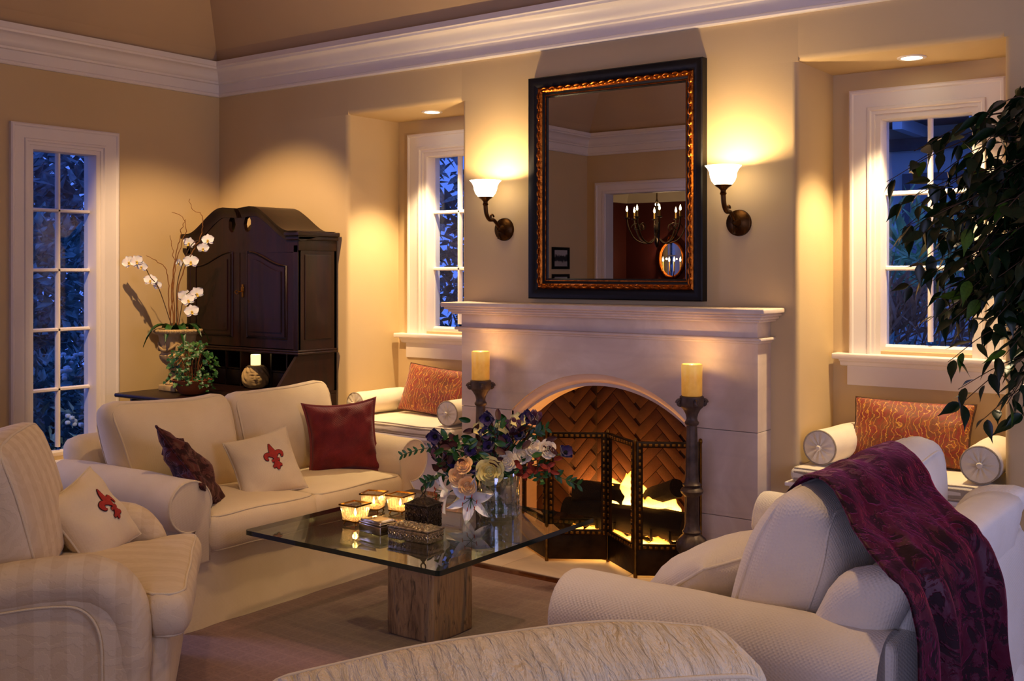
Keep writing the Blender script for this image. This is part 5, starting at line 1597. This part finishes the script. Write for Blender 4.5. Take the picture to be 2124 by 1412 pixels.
bx_ = thing('ornate_box', 'long embossed silver box with ornate lid at the near side of the glass table', 'box', (-2.876, 3.268, TT), (0, 0, .03))
ob('body', relief_box(.205, .102, .042, 5), M_SILVER, bx_, 40)
def ornate_lid(u, v):
    x, y = -.100 + .2 * u, -.049 + .098 * v
    e = min(1, min(u, 1 - u) * 9) * min(1, min(v, 1 - v) * 6)
    return (x, y, .050 + e * (.008 + .004 * (nz(x * 110, y * 110, 2) + .7 * sin(x * 260 + 3 * nz(x * 40, y * 40, 5)) * sin(y * 260))))
ob('lid', J(rb(-.105, .105, -.053, .053, .042, .051, .002), grid(44, 22, ornate_lid)), M_SILVER, bx_, 60)
sb = thing('silver_box', 'small plain polished silver box beside the ornate one on the glass table', 'box', (-3.075, 3.262, TT), (0, 0, -.12))
ob('body', rb(-.068, .068, -.046, .046, 0, .036, .004), M_POLSILVER, sb, 35)
ob('lid', J(rb(-.070, .070, -.048, .048, .037, .046, .004), MV(rbox(.128, .084, .010, .005, 4, lambda p: (p[0], p[1], p[2] + .004 * (1 - (p[0] / .064) ** 2))), 0, 0, .047)), M_POLSILVER, sb, 35)

# ------------------------------------------------------------------ vase and flowers
VX, VY = -2.835, 3.765
va = thing('crystal_vase', 'round cut crystal vase on the glass table', 'vase', (VX, VY, TT))
vp = [(.078, .0), (.084, .006), (.086, .03), (.088, .12), (.092, .185), (.090, .190), (.086, .185), (.082, .12), (.080, .02)]
ob('bowl', lathe(vp, 36, lambda r_, z_, a: r_ * (1 + (.03 * abs(sin(9 * a + z_ * 30)) if .01 < z_ < .15 and r_ > .083 else 0))), M_CRYSTAL, va, 40)
cut = []
for k in range(18):
    for j in range(4):
        a = 2 * pi * (k + .5 * (j % 2)) / 18
        cut.append(TF(rbox(.006, .014, .020, .003), RZ(a) @ T(.090, 0, .025 + j * .028)))
ob('cut_facets', J(*cut), M_CRYSTAL, va, 30)
NECK = Vector((VX, VY, TT + .17)); FOOT = Vector((VX, VY, TT + .02))
M_STEM = plain('flower_stem', '#2f4a1c', .6, var=.3)
def bloom_thing(name, label, cat, p, group, rot, scale=1):
    t_ = thing(name, label, cat, p, rot, group)
    t_.scale = (scale,) * 3
    return t_
def add_stem(t_, p):
    Mi = (Matrix.Translation(Vector(p)) @ t_.rotation_euler.to_matrix().to_4x4() @ Matrix.Diagonal(t_.scale.to_4d())).inverted()
    q = Vector(p); j = Vector((R.uniform(-.04, .04), R.uniform(-.04, .04), 0))
    pts = bez([q, q.lerp(NECK, .5) + Vector((0, 0, .02)), NECK + j, FOOT - j * .8], 4)
    ob('stem', tube([Mi @ a for a in pts], .0028 / t_.scale[0], 5), M_STEM, t_)
def rose_mesh(r, seed):
    """bloom opening towards -y"""
    out = []; rr_ = random.Random(seed)
    for ring, (n, rad, hgt, flare) in enumerate(((3, .16, .80, .0), (3, .30, .78, .04), (4, .46, .72, .10), (5, .64, .62, .22), (6, .80, .48, .38))):
        for k in range(n):
            a = 2 * pi * (k + .37 * ring) / n + rr_.uniform(-.2, .2)
            def fn(u, v, a=a, rad=rad, hgt=hgt, flare=flare, n=n):
                sp = pi / n * 1.45
                wv = (sin(pi * (v * .70 + .22))) ** .5
                aa = a + (u - .5) * 2 * sp * wv
                q = rad * (.30 + .70 * sin(v * pi / 2)) * (1 + .05 * cos(pi * (u - .5))) + flare * max(0, v - .6) / .4 * .6
                y = -hgt * v + .10 * flare * max(0, v - .7) / .3 + .10 * abs(u - .5) * v
                return (r * q * cos(aa), r * (y + .12), r * q * sin(aa))
            out.append(grid(6, 6, fn))
    out.append(TF(lathe([(.02 * r, .34 * r), (.28 * r, .30 * r), (.50 * r, .16 * r), (.60 * r, -.02 * r), (.46 * r, -.12 * r)], 14), RX(pi / 2)))
    return J(*out)
def sepals(r):
    return J(*[TF(petal(r * .9, r * .3, .2), RY(2 * pi * k / 5) @ RX(-.45)) for k in range(5)])
ROSE = {}
def rose(p, colname, mt, r, label, group, dirn):
    t_ = bloom_thing('rose', label, 'rose', p, group, face_to(*dirn))
    ob('bloom', rose_mesh(r, int(p[0] * 1000)), mt, t_, 180, fix=False)
    ob('sepals', sepals(r), M_STEM, t_, 180, fix=False)
    add_stem(t_, p)
M_PEACH = plain('peach_rose', '#e8bd86', .65, var=.12, vs=30, sss=.15)
M_IVORY = plain('ivory_rose', '#eedfc4', .65, var=.08, vs=30, sss=.15)
M_CREAMY = plain('cream_yellow', '#e6d68c', .65, var=.15, vs=30, sss=.15)
M_PURPLE = plain('purple_petal', '#2c124f', .6, var=.4, vs=40, sheen=.3)
M_PLUM = plain('plum_petal', '#4a1230', .5, var=.4, vs=40, sheen=.3)
M_RUST = plain('rust_leaf', '#8a2a10', .6, var=.4, vs=20)
M_DKRED = plain('dark_red_leaf', '#3a100a', .6, var=.4, vs=20)
M_GRNFL = plain('green_bracts', '#3d6a2a', .6, var=.4, vs=40)
CD = (.6, -.75)
for p, dd, lab in (((-2.945, 3.622, .622), (.4, -.9, .1), 'middle one of three peach roses above the lilies'), ((-2.905, 3.632, .583), (.7, -.7, 0), 'lowest of three peach roses, touching the open lily'), ((-2.925, 3.640, .662), (.2, -.8, .5), 'topmost of three peach roses, facing upward')):
    rose(p, 'peach', M_PEACH, .040, lab, 'peach roses in the crystal vase', dd)
for p, dd, lab in (((-2.745, 3.813, .706), (.6, -.7, .3), 'second ivory rose from the large yellow rose, fully open'), ((-2.787, 3.775, .679), (.3, -.9, .1), 'ivory rose right beside the large pale yellow rose'), ((-2.705, 3.83, .735), (.8, -.4, .4), 'third ivory rose from the large yellow rose'), ((-2.658, 3.872, .728), (.9, -.4, .3), 'ivory rose farthest from the large yellow rose, next to the fire screen')):
    rose(p, 'ivory', M_IVORY, .042, lab, 'ivory roses in the crystal vase', dd)
rose((-2.844, 3.715, .640), 'cream', M_CREAMY, .060, 'large pale yellow rose at the centre of the bouquet', None, (.55, -.8, .05))
for p, lab in (((-2.758, 3.80, .850), 'pale yellow open blossom highest in the bouquet beside the plum tulip'), ((-2.805, 3.772, .822), 'pale yellow open blossom touching the highest one'), ((-2.893, 3.71, .812), 'pale yellow open blossom apart from the other two, toward the loveseat')):
    t_ = bloom_thing('freesia', lab, 'flower', p, 'pale yellow blossoms', face_to(.5 + R.uniform(-.3, .3), -.7, .5))
    ob('bloom', J(*[TF(petal(.040, .036, .4, curl=-.1), RY(2 * pi * k / 6) @ RX(.25)) for k in range(6)]), M_CREAMY, t_, 180, fix=False)
    ob('centre', MV(rbox(.008, .012, .008, .003), 0, -.012, 0), M_LIP, t_)
    add_stem(t_, p)
AN = ['open purple anemone above the peach roses in the bouquet', 'open purple anemone above the large pale yellow rose', 'purple anemone on the outer edge of the bouquet toward the loveseat arm', 'purple anemone beside the lowest pale yellow blossom', 'purple anemone between the peach roses and the large pale yellow rose', 'tallest purple anemone standing above the bouquet', 'purple anemone between plum tulip and ivory roses', 'purple anemone beside the plum tulip on the loveseat side', 'purple anemone standing above the pale yellow blossoms toward the fire', 'purple anemone leaning out beside the fire screen', 'purple anemone deep in the middle of the bouquet']
for i, p in enumerate([(-2.932, 3.676, .727), (-2.859, 3.729, .736), (-3.052, 3.60, .784), (-2.879, 3.714, .794), (-2.91, 3.685, .648), (-2.868, 3.735, .861), (-2.748, 3.803, .784), (-2.985, 3.637, .673), (-2.733, 3.83, .867), (-2.595, 3.92, .711), (-2.80, 3.765, .765)]):
    t_ = bloom_thing('anemone', AN[i], 'anemone', p, 'purple anemones', face_to(.5 + R.uniform(-.5, .5), -.7 + R.uniform(-.3, .3), R.uniform(-.1, .6), R.uniform(0, 2)), R.uniform(1.05, 1.35))
    ob('bloom', J(*[TF(petal(.034, .030, .35), RY(2 * pi * (k + .5 * (k % 2)) / 8) @ RX(.45 + .25 * (k % 2))) for k in range(8)]), M_PURPLE, t_, 180, fix=False)
    ob('centre', TF(lathe([(.001, .016), (.007, .013), (.008, .004)], 10), RX(pi / 2)), M_SOOT, t_)
    add_stem(t_, p)
for p, lab in (((-2.77, 3.78, .809), 'plum tulip bud in front of the highest pale yellow blossom'), ((-3.036, 3.605, .679), 'plum tulip bud low on the loveseat side of the bouquet'), ((-2.708, 3.85, .840), 'plum tulip bud on the fire side of the pale yellow blossoms')):
    t_ = bloom_thing('tulip', lab, 'tulip', p, 'plum tulips', face_to(.3, -.4, .8))
    ob('bloom', J(*[TF(petal(.055, .040, -.6, curl=-.12), RY(0) @ RX(pi / 2) @ RZ(2 * pi * k / 6) @ T(0, .012, 0) @ RX(-.28)) for k in range(6)]), M_PLUM, t_, 180, fix=False)
    add_stem(t_, p)
def spray(p, name, label, cat, group, mts, n, size, spread, dirn):
    t_ = bloom_thing(name, label, cat, p, group, (0, 0, 0))
    for k in range(n):
        a = Vector((R.gauss(0, 1), R.gauss(0, 1), R.gauss(0, .8))) * spread
        l = ob('leaf', petal(size, size * .52, .25, 4), mts[k % len(mts)], t_, 180, a, face_to(dirn[0] + R.uniform(-.6, .6), dirn[1] + R.uniform(-.6, .6), R.uniform(-.3, .8), R.uniform(-2.6, 2.6)), fix=False)
    add_stem(t_, p)
for p in ((-2.742, 3.805, .662), (-2.70, 3.835, .640), (-2.666, 3.865, .655), (-2.725, 3.82, .622), (-2.655, 3.88, .625)):
    spray(p, 'rust_leaf_spray', 'rust-red leaf spray below the ivory roses', 'foliage', 'rust-red leaf sprays', [M_RUST], 5, .042, .018, (.6, -.7))
for p in ((-3.002, 3.63, .755), (-3.019, 3.615, .630), (-2.834, 3.76, .770), (-2.809, 3.77, .735), (-3.03, 3.605, .715), (-2.96, 3.66, .69), (-2.88, 3.73, .69), (-2.90, 3.72, .78), (-2.78, 3.80, .70), (-2.72, 3.84, .76), (-2.82, 3.77, .82)):
    spray(p, 'dark_leaf_spray', 'dark red-brown leaf spray inside the bouquet', 'foliage', 'dark leaf sprays', [M_DKRED, M_LEAF, M_DKRED, M_LEAF], 12, .052, .032, (.6, -.7))
for p in ((-2.977, 3.645, .725), (-2.683, 3.85, .612), (-2.84, 3.74, .575), (-2.90, 3.70, .60), (-2.79, 3.76, .60)):
    spray(p, 'green_bract', 'bright green leafy tuft tucked into the bouquet', 'foliage', 'green tufts in the bouquet', [M_GRNFL, M_IVY], 12, .028, .016, (.6, -.7))
def sprig(pts, label, n, size):
    o = Vector(pts[0]); t_ = thing('leaf_sprig', label, 'foliage', o)
    q = bez([Vector(a) - o for a in pts], 6)
    ob('stem', tube([NECK - o] + q, .0018, 5), M_STEM, t_)
    for k in range(n):
        i = min(len(q) - 2, int((k + .5) / n * (len(q) - 1)))
        d = (q[i + 1] - q[i]).normalized()
        for s in (-1, 1):
            l = ob('leaf', petal(size, size * .42, .1, 4), M_LEAF, t_, 180, q[i], face_to(.6, -.7, .3, 0), fix=False)
            zv = (d * .7 + Vector((0, 0, s * .8)) + Vector((R.uniform(-.2, .2), R.uniform(-.2, .2), 0))).normalized()
            yv = -Vector((.5 + R.uniform(-.3, .3), -.7 + R.uniform(-.3, .3), .35)); yv = (yv - zv * yv.dot(zv)).normalized(); xv = yv.cross(zv)
            l.rotation_euler = Matrix((xv, yv, zv)).transposed().to_euler()
sprig([(-2.998, 3.652, .665), (-3.065, 3.603, .728), (-3.133, 3.553, .718), (-3.18, 3.518, .697)], 'dark boxwood sprig reaching from the bouquet toward the loveseat arm', 9, .026)
sprig([(-2.998, 3.652, .603), (-3.065, 3.603, .592), (-3.103, 3.575, .571)], 'narrow dark leaf sprig drooping beside the lilies', 5, .040)
sprig([(-2.694, 3.865, .665), (-2.618, 3.905, .613), (-2.534, 3.945, .575)], 'narrow dark leaf sprig reaching from the bouquet toward the fire', 8, .036)
sprig([(-2.728, 3.85, .791), (-2.66, 3.887, .822)], 'short leafy sprig at the top of the bouquet toward the fire', 4, .034)
sprig([(-2.85, 3.75, .80), (-2.83, 3.76, .85)], 'short leafy sprig standing up between the tallest anemones', 3, .040)
M_ANTH = plain('lily_anther', '#a0341a', .7, var=.3)
def lily(p, dirn, roll, label, s):
    t_ = bloom_thing('lily', label, 'lily', p, 'white lilies', face_to(*dirn, roll), s)
    for k in range(6):
        ob('petal', TF(petal(.082, .036 if k % 2 else .028, .35, 5, 1.0, curl=.28), RY(2 * pi * k / 6) @ RX(.62 + .08 * (k % 2))), M_PETALW, t_, 180, fix=False)
    for k in range(6):
        a = 2 * pi * k / 6 + .4
        e = Vector((.022 * cos(a), -.052, .022 * sin(a)))
        f = ob('stamen', tube(bez([(0, -.006, 0), (e.x * .5, -.035, e.z * .5), e], 3), .0011, 5), M_STEM, t_)
        ob('anther', MV(rbox(.003, .004, .013, .0015), *e), M_ANTH, f)
    ob('pistil', tube([(0, 0, 0), (.004, -.045, -.006), (.006, -.066, -.010)], .0017, 5), M_STEM, t_)
    add_stem(t_, p)
lily((-2.915, 3.675, .525), (.5, -.8, -.15), .2, 'large open white lily hanging over the rim of the crystal vase', 1.4)
lily((-2.995, 3.625, .545), (-.6, -.7, -.1), .5, 'white lily seen from the side at the loveseat side of the vase', 1.2)

# ------------------------------------------------------------------ ficus tree
FT = Vector((-.60, 4.52, 0))
ft = thing('ficus_tree', 'tall weeping ficus with dense dark leaves beside the window niche', 'tree', FT)
ob('pot', lathe([(.10, 0), (.13, .01), (.155, .26), (.165, .27), (.165, .30), (.15, .30), (.145, .27), (.002, .26)], 30), M_TERRA, ft, 50)
for k in range(3):
    a = k * 2.1
    ob('trunk', tube(bez([(.02 * cos(a), .02 * sin(a), .26), (.035 * cos(a + 1.5), .035 * sin(a + 1.5), .7), (.03 * cos(a + 3), .03 * sin(a + 3), 1.1), (.10 * cos(a + 4), .10 * sin(a + 4), 1.6), (.16 * cos(a + 4.4), .16 * sin(a + 4.4), 2.0)], 7), [.019 - .00035 * i for i in range(29)], 8), M_BARK, ft)
def ficus_leaf():
    V, F = [], []
    n = 3
    W = [0, .30, .46, .50, .40, .24, .10, 0.0]
    Z = [0, .10, .24, .40, .58, .74, .88, 1.12]
    for j in range(8):
        for i in range(n):
            u = i - 1
            V.append((W[j] * .46 * u, .06 * abs(u) * W[j] * 2 - .10 * (Z[j] ** 2), Z[j]))
    for j in range(7):
        for i in range(n - 1): F.append((j * n + i, j * n + i + 1, (j + 1) * n + i + 1, (j + 1) * n + i))
    return V, F
flm_ = [mesh_of('leaf', ficus_leaf(), m_, 180, False) for m_ in (M_FICUS, M_FICUS2)]
rf = random.Random(77)
LEAVES = []
tips = []
for k in range(300):
    for _ in range(50):
        p = Vector((rf.gauss(-.22, .33), rf.gauss(-.06, .22), rf.gauss(1.60, .36)))
        w = p - Vector((0, 0, 1.6))
        if (p.x / .80) ** 2 + (p.y / .40) ** 2 + ((p.z - 1.56) / .72) ** 2 < 1 and p.y + FT.y < 4.86: break
    if p.z < 1.25 and p.x < -.42: p.x *= .75
    tips.append(p)
for q in [(-.78, -.08, 1.86), (-.76, -.06, 1.76), (-.68, -.05, 1.98), (-.72, -.10, 1.66), (-.60, -.08, 1.46), (-.56, -.08, 1.34), (-.55, -.05, 1.14), (-.52, -.05, .96), (-.50, -.10, 1.04), (-.70, -.06, 1.92), (-.60, .0, 2.02), (-.66, -.1, 1.8), (-.58, -.1, 1.6), (-.5, -.1, 1.25), (-.42, -.1, .92)]: tips.append(Vector(q))
for i, p in enumerate(tips):
    h = max(1.0, min(1.95, p.z + rf.uniform(-.05, .25)))
    s0 = Vector((.08 * cos(i), .08 * sin(i), h))
    mid = s0.lerp(p, .55) + Vector((0, 0, .10 + .05 * rf.random()))
    q = bez([s0, mid, p], 6)
    ob('branch', tube(q, [.0035 - .00018 * j for j in range(len(q))], 5), M_BARK, ft)
    for j in range(12):
        t_ = .30 + .70 * (j + rf.random()) / 12
        a = q[min(len(q) - 1, int(t_ * (len(q) - 1)))]
        d = Vector((rf.gauss(-.25, .6), rf.gauss(-.2, .5), rf.gauss(-.75, .45))).normalized()
        LEAVES.append((a + d * .012, d, rf.uniform(.068, .105), rf.uniform(-1, 1), 1 if rf.random() < .07 else 0))
th0 = .63328
def in_frame(p):
    w = p + FT
    z = -w.x * sin(th0) + w.y * cos(th0); x = w.x * cos(th0) + w.y * sin(th0)
    return (1062 + 2254 * x / z) < 2124
order = sorted(LEAVES, key=lambda l: (not in_frame(l[0]), l[0].y))
rest = [[], []]
for i, (p, d, s, roll, m_) in enumerate(order):
    e = (d.to_track_quat('Z', 'Y').to_matrix() @ Matrix.Rotation(roll, 3, 'Z'))
    if i < 300:
        l = ob('leaf', flm_[m_], None, ft, loc=p, rot=e.to_euler()); l.scale = (s, s, s)
    else:
        rest[m_].append(TF(ficus_leaf(), T(p) @ e.to_4x4() @ Matrix.Diagonal((s, s, s, 1))))
fo = ob('foliage', J(*rest[0]), M_FICUS, ft, 180, fix=False); fo['kind'] = 'stuff'
if rest[1]:
    fo = ob('lit_foliage', J(*rest[1]), M_FICUS2, ft, 180, fix=False); fo['kind'] = 'stuff'

# ------------------------------------------------------------------ things seen in the mirror
for i, (z0_, lab) in enumerate(((1.516, 'upper dark framed landscape photograph on the wall near the dining room'), (1.240, 'lower dark framed photograph on the wall near the dining room'))):
    pf = thing('picture', lab, 'picture', (XL + .001, .61, z0_), (0, 0, -pi / 2 + pi))
    ob('frame', frame([(0, 0), (0, -.018), (.026, -.020), (.030, -.008), (.030, 0)], -.155, .155, 0, .225), M_BLACK, pf, 35)
    t = NT('photo_print')
    g_ = t.add('ShaderNodeSeparateXYZ', {0: t.add('ShaderNodeTexCoord').outputs['Generated']}).outputs[2]
    k_ = t.math('ADD', g_, t.math('MULTIPLY', t.math('SUBTRACT', t.noise(22, 3), .5), .5))
    t.set(base=t.ramp(k_, [(.25, (.35, .33, .30)), (.36, (.03, .03, .03)), (.62, (.02, .02, .02)), (.74, (.42, .40, .38))]), rough=.4)
    ob('print', box(-.126, .126, -.007, -.004, .029, .196), t.m, pf, 0)
    pf.rotation_euler = (0, 0, pi / 2)
ch = thing('chandelier', 'wrought iron chandelier with candle bulbs in the red dining room', 'chandelier', (-6.36, -1.70, 2.0))
ob('stem', MV(lathe([(.004, -.22), (.018, -.20), (.030, -.16), (.018, -.12), (.012, -.08), (.030, -.03), (.034, .0), (.018, .05), (.010, .12), (.012, .30), (.024, .33), (.008, .36), (.006, .60)], 14), 0, 0, 0), M_IRON, ch)
ob('canopy', MV(lathe([(.02, .55), (.06, .585), (.065, .60)], 16), 0, 0, 0), M_IRON, ch)
for k in range(8):
    a = 2 * pi * k / 8 + .2
    M_ = RZ(a)
    ob('arm', TF(tube(bez([(.02, 0, -.10), (.12, 0, -.17), (.26, 0, -.12), (.34, 0, .02), (.36, 0, .13)], 6), .009, 6), M_), M_IRON, ch)
    ob('scroll', TF(tube([(.25 + .06 * (1 - t_ / 9) * cos(t_), 0, .02 + .06 * (1 - t_ / 9) * sin(t_)) for t_ in [.5 * q for q in range(16)]], .006, 5), M_), M_IRON, ch)
    ob('drip_pan', TF(MV(lathe([(.004, .125), (.030, .13), (.036, .142), (.012, .145)], 12), .36, 0, 0), M_), M_IRON, ch)
    ob('candle_sleeve', TF(MV(lathe([(.011, .143), (.011, .215)], 10), .36, 0, 0), M_), plain('ivory_sleeve', '#c9a860', .6), ch)
    ob('bulb', TF(MV(lathe([(.002, .215), (.010, .222), (.013, .240), (.008, .262), (.001, .285)], 10), .36, 0, 0), M_), emis('chandelier_bulb', (1, .74, .36, 1), 26), ch)
lamp('chandelier_light', 'POINT', (-6.36, -1.70, 2.30), 26, WARM, shadow_soft_size=.02)
ov = thing('oval_mirror_sconce', 'gilded oval mirror with candle lights on the red dining room wall', 'mirror', (-7.0, DY + .002, 1.655), (0, 0, pi))
N_ = 40
ob('oval_frame', tube([(.185 * cos(2 * pi * k / N_), -.02, .245 * sin(2 * pi * k / N_)) for k in range(N_)], .022, 8, closed=True), M_GILT, ov, 180)
ob('mirror_glass', ([(0, -.012, 0)] + [(.18 * cos(2 * pi * k / N_), -.012, .24 * sin(2 * pi * k / N_)) for k in range(N_)], [(0, 1 + k, 1 + (k + 1) % N_) for k in range(N_)]), M_MIRROR, ov, 0)
ob('crest', J(*[tube([(s * (.02 + .05 * (t_ / 8)), -.02, .27 + .04 * sin(t_ * .6)) for t_ in range(9)], .010, 6) for s in (-1, 1)], MV(rbox(.05, .03, .06, .015, 2), 0, -.02, .30)), M_GILT, ov, 60)
for x in (-.085, .085):
    ob('candle_arm', tube(bez([(x * .4, -.03, -.24), (x * .8, -.09, -.22), (x, -.10, -.16)], 5), .007, 6), M_GILT, ov)
    ob('candle_sleeve', MV(lathe([(.009, -.16), (.009, -.03)], 10), x, -.10, 0), plain('ivory_sleeve', '#c9a860', .6), ov)
    ob('bulb', MV(lathe([(.002, -.03), (.010, -.022), (.012, -.005), (.007, .015), (.001, .035)], 10), x, -.10, 0), emis('chandelier_bulb', (1, .74, .36, 1), 26), ov)
lamp('oval_sconce_light', 'POINT', (-7.0, DY + .16, 1.66), 5, WARM, shadow_soft_size=.01)

# ------------------------------------------------------------------ garden outside the windows
M_GROUND = plain('garden_soil', '#2a3326', .95, var=.4, vs=3)
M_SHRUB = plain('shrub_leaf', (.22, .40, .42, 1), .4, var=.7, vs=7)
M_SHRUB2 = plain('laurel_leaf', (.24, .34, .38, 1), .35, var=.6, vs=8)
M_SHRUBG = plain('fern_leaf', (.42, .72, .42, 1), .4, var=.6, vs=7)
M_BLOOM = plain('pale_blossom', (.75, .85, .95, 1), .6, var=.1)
M_RUSTG = plain('rusty_grass', (.62, .36, .24, 1), .7, var=.5, vs=9)
S('garden_ground', J(box(-16, -6.46, -1.5, 12, -.2, -.05), box(-6.46, 4, 5.64, 12, -.2, -.05)), M_GROUND)
rg_ = random.Random(5)
def leafcloud(n, c, rad, size, asp=.42, shell=.55, up=.2):
    out = []
    for k in range(n):
        while True:
            p = Vector((rg_.uniform(-1, 1), rg_.uniform(-1, 1), rg_.uniform(-1, 1)))
            if shell < p.length < 1: break
        q = Vector((c[0] + p.x * rad[0], c[1] + p.y * rad[1], c[2] + p.z * rad[2]))
        d = (p + Vector((rg_.gauss(0, .7), rg_.gauss(0, .7), rg_.gauss(up, .6)))).normalized()
        s = size * rg_.uniform(.7, 1.3)
        V, F = [(0, 0, 0), (-asp / 2, .03, .45), (asp / 2, .03, .45), (0, -.06, 1), (0, -.04, .45)], [(0, 4, 1), (0, 2, 4), (1, 4, 3), (4, 2, 3)]
        out.append(TF((V, F), T(q) @ d.to_track_quat('Z', 'Y').to_matrix().to_4x4() @ RZ(rg_.uniform(-1, 1)) @ Matrix.Diagonal((s, s, s, 1))))
    return J(*out)
def shrub(name, label, cat, loc, clouds, mt, group=None, blooms=0, bm=None, trunk=.5):
    t_ = thing(name, label, cat, loc, group=group)
    ob('stem', tube([(0, 0, -.05), (.03, 0, trunk * .5), (0, .03, trunk)], .03, 6), M_BARK, t_)
    f = ob('foliage', J(*[leafcloud(*c) for c in clouds]), mt, t_, 0, fix=False); f['kind'] = 'stuff'
    if blooms:
        b = []
        for k in range(blooms):
            c, rad = clouds[k % len(clouds)][1], clouds[k % len(clouds)][2]
            a = Vector((rg_.gauss(0, 1), rg_.gauss(0, 1), rg_.gauss(.3, 1))).normalized()
            q = Vector((c[0] + a.x * rad[0] * 1.02, c[1] + a.y * rad[1] * 1.02, c[2] + a.z * rad[2] * 1.02))
            for i in range(7):
                b.append(MV(rbox(.035, .035, .03, .012), q.x + rg_.gauss(0, .03), q.y + rg_.gauss(0, .03), q.z + rg_.gauss(0, .025)))
        bb = ob('blossoms', J(*b), bm or M_BLOOM, t_, 60); bb['kind'] = 'stuff'
    return t_
shrub('flowering_shrub', 'low flowering shrub with pale blossoms outside the tall window', 'shrub', (-8.0, 4.75, 0), [(1500, (0, 0, .42), (.75, .8, .42), .11), (900, (-.5, .9, .5), (.7, .6, .45), .11)], M_SHRUB, blooms=75, trunk=.3)
shrub('tall_shrub', 'dense leafy shrub behind the blossoms outside the tall window', 'shrub', (-9.4, 5.1, 0), [(2200, (0, 0, 1.3), (.9, .9, .8), .15), (1500, (.2, -.6, .9), (.8, .7, .6), .15)], M_SHRUB, blooms=8, trunk=1.0)
shrub('garden_tree', 'tall dark garden tree filling the top of the tall window', 'tree', (-11.2, 6.2, 0), [(3000, (0, 0, 3.0), (1.9, 2.0, 1.5), .24), (1500, (.4, -1.2, 2.0), (1.2, 1.2, 1.2), .22)], M_SHRUB2, trunk=2.4)
shrub('garden_tree', 'second dark tree further back outside the tall window', 'tree', (-13.6, 8.2, 0), [(3500, (0, 0, 2.8), (2.6, 2.4, 2.8), .34, .45, .2)], M_SHRUB2, trunk=2.4)
lh = thing('laurel_hedge', 'glossy laurel hedge close behind the niche window beside the desk', 'hedge', (-5.35, 6.75, 0))
ob('trunk', tube([(0, .2, -.05), (.02, .2, 1.0), (-.03, .2, 2.2)], .03, 6), M_BARK, lh)
lml = mesh_of('leaf', ([(0, 0, 0), (-.19, .02, .3), (.19, .02, .3), (-.20, .02, .62), (.20, .02, .62), (0, -.05, 1), (0, -.03, .3), (0, -.05, .62)], [(0, 6, 1), (0, 2, 6), (1, 6, 7, 3), (6, 2, 4, 7), (3, 7, 5), (7, 4, 5)]), M_SHRUB2, 0, False)
for k in range(290):
    p = Vector((rg_.uniform(-.75, .75), rg_.uniform(-.12, .12), rg_.uniform(.55, 2.75)))
    d = Vector((rg_.gauss(0, .5), -.5 + rg_.gauss(0, .3), rg_.gauss(-.1, .7))).normalized()
    l = ob('leaf', lml, None, lh, loc=p, rot=(d.to_track_quat('Z', 'Y').to_matrix() @ Matrix.Rotation(rg_.uniform(-1, 1), 3, 'Z')).to_euler())
    s = rg_.uniform(.13, .19); l.scale = (s, s, s)
f_ = ob('inner_foliage', leafcloud(1800, (0, .35, 1.6), (1.3, .25, 1.6), .16, .4, .0), M_SHRUB2, lh, 0, fix=False); f_['kind'] = 'stuff'
# neighbour house and plants outside the right niche window
M_STUC = plain('blue_stucco', (.80, .84, .88, 1), .9, var=.08, vs=3, bump=.2)
M_EAVE = plain('eave_boards', (.16, .17, .20, 1), .8, var=.2)
nh = thing('neighbour_house', 'pale neighbouring house with dark eaves outside the niche window behind the ficus', 'building', (-3.2, 11.5, 0))
ob('wall', box(-5, 5, 0, .3, -.05, 3.4), M_STUC, nh, 0)
ob('eave', box(-5, 5, -.9, .3, 2.98, 3.06), M_EAVE, nh, 0)
for k in range(15): ob('rafter', box(-4.9 + k * .7 - .045, -4.9 + k * .7 + .045, -.88, 0, 2.86, 2.98), M_STUC, nh, 0)
ob('beam', box(-5, 5, -.10, 0, 2.74, 2.86), M_EAVE, nh, 0)
for k, x in enumerate((-1.9, -.85, .2, 1.25)):
    w_ = ob('window', frame([(0, 0), (0, -.05), (.07, -.05), (.07, 0)], x - .40, x + .40, 1.25, 2.50), M_EAVE, nh)
    ob('pane', box(x - .33, x - .01, -.02, -.01, 1.32, 2.43), plain('shutter_board', (.34, .40, .48, 1), .6), w_, 0)
    ob('pane', box(x + .01, x + .33, -.02, -.01, 1.32, 2.43), plain('shutter_board', (.34, .40, .48, 1), .6), w_, 0)
shrub('garden_fern', 'light green arching plant outside the niche window behind the ficus', 'shrub', (-2.55, 8.0, 0), [(260, (0, 0, 1.55), (.55, .4, .36), .28, .16, .1, .6), (200, (.5, .2, 1.45), (.4, .3, .34), .26, .16, .1, .6)], M_SHRUBG, trunk=1.1)
shrub('garden_grass', 'rust-tinged grass clump below the green plant outside', 'shrub', (-2.3, 7.3, 0), [(700, (0, 0, 1.05), (.7, .35, .30), .24, .10, .0, .8)], M_RUSTG, trunk=.6)
shrub('low_shrub', 'low dark shrub under the niche window behind the ficus', 'shrub', (-2.0, 6.7, 0), [(900, (0, 0, .55), (.7, .35, .5), .13)], M_SHRUB, trunk=.4)
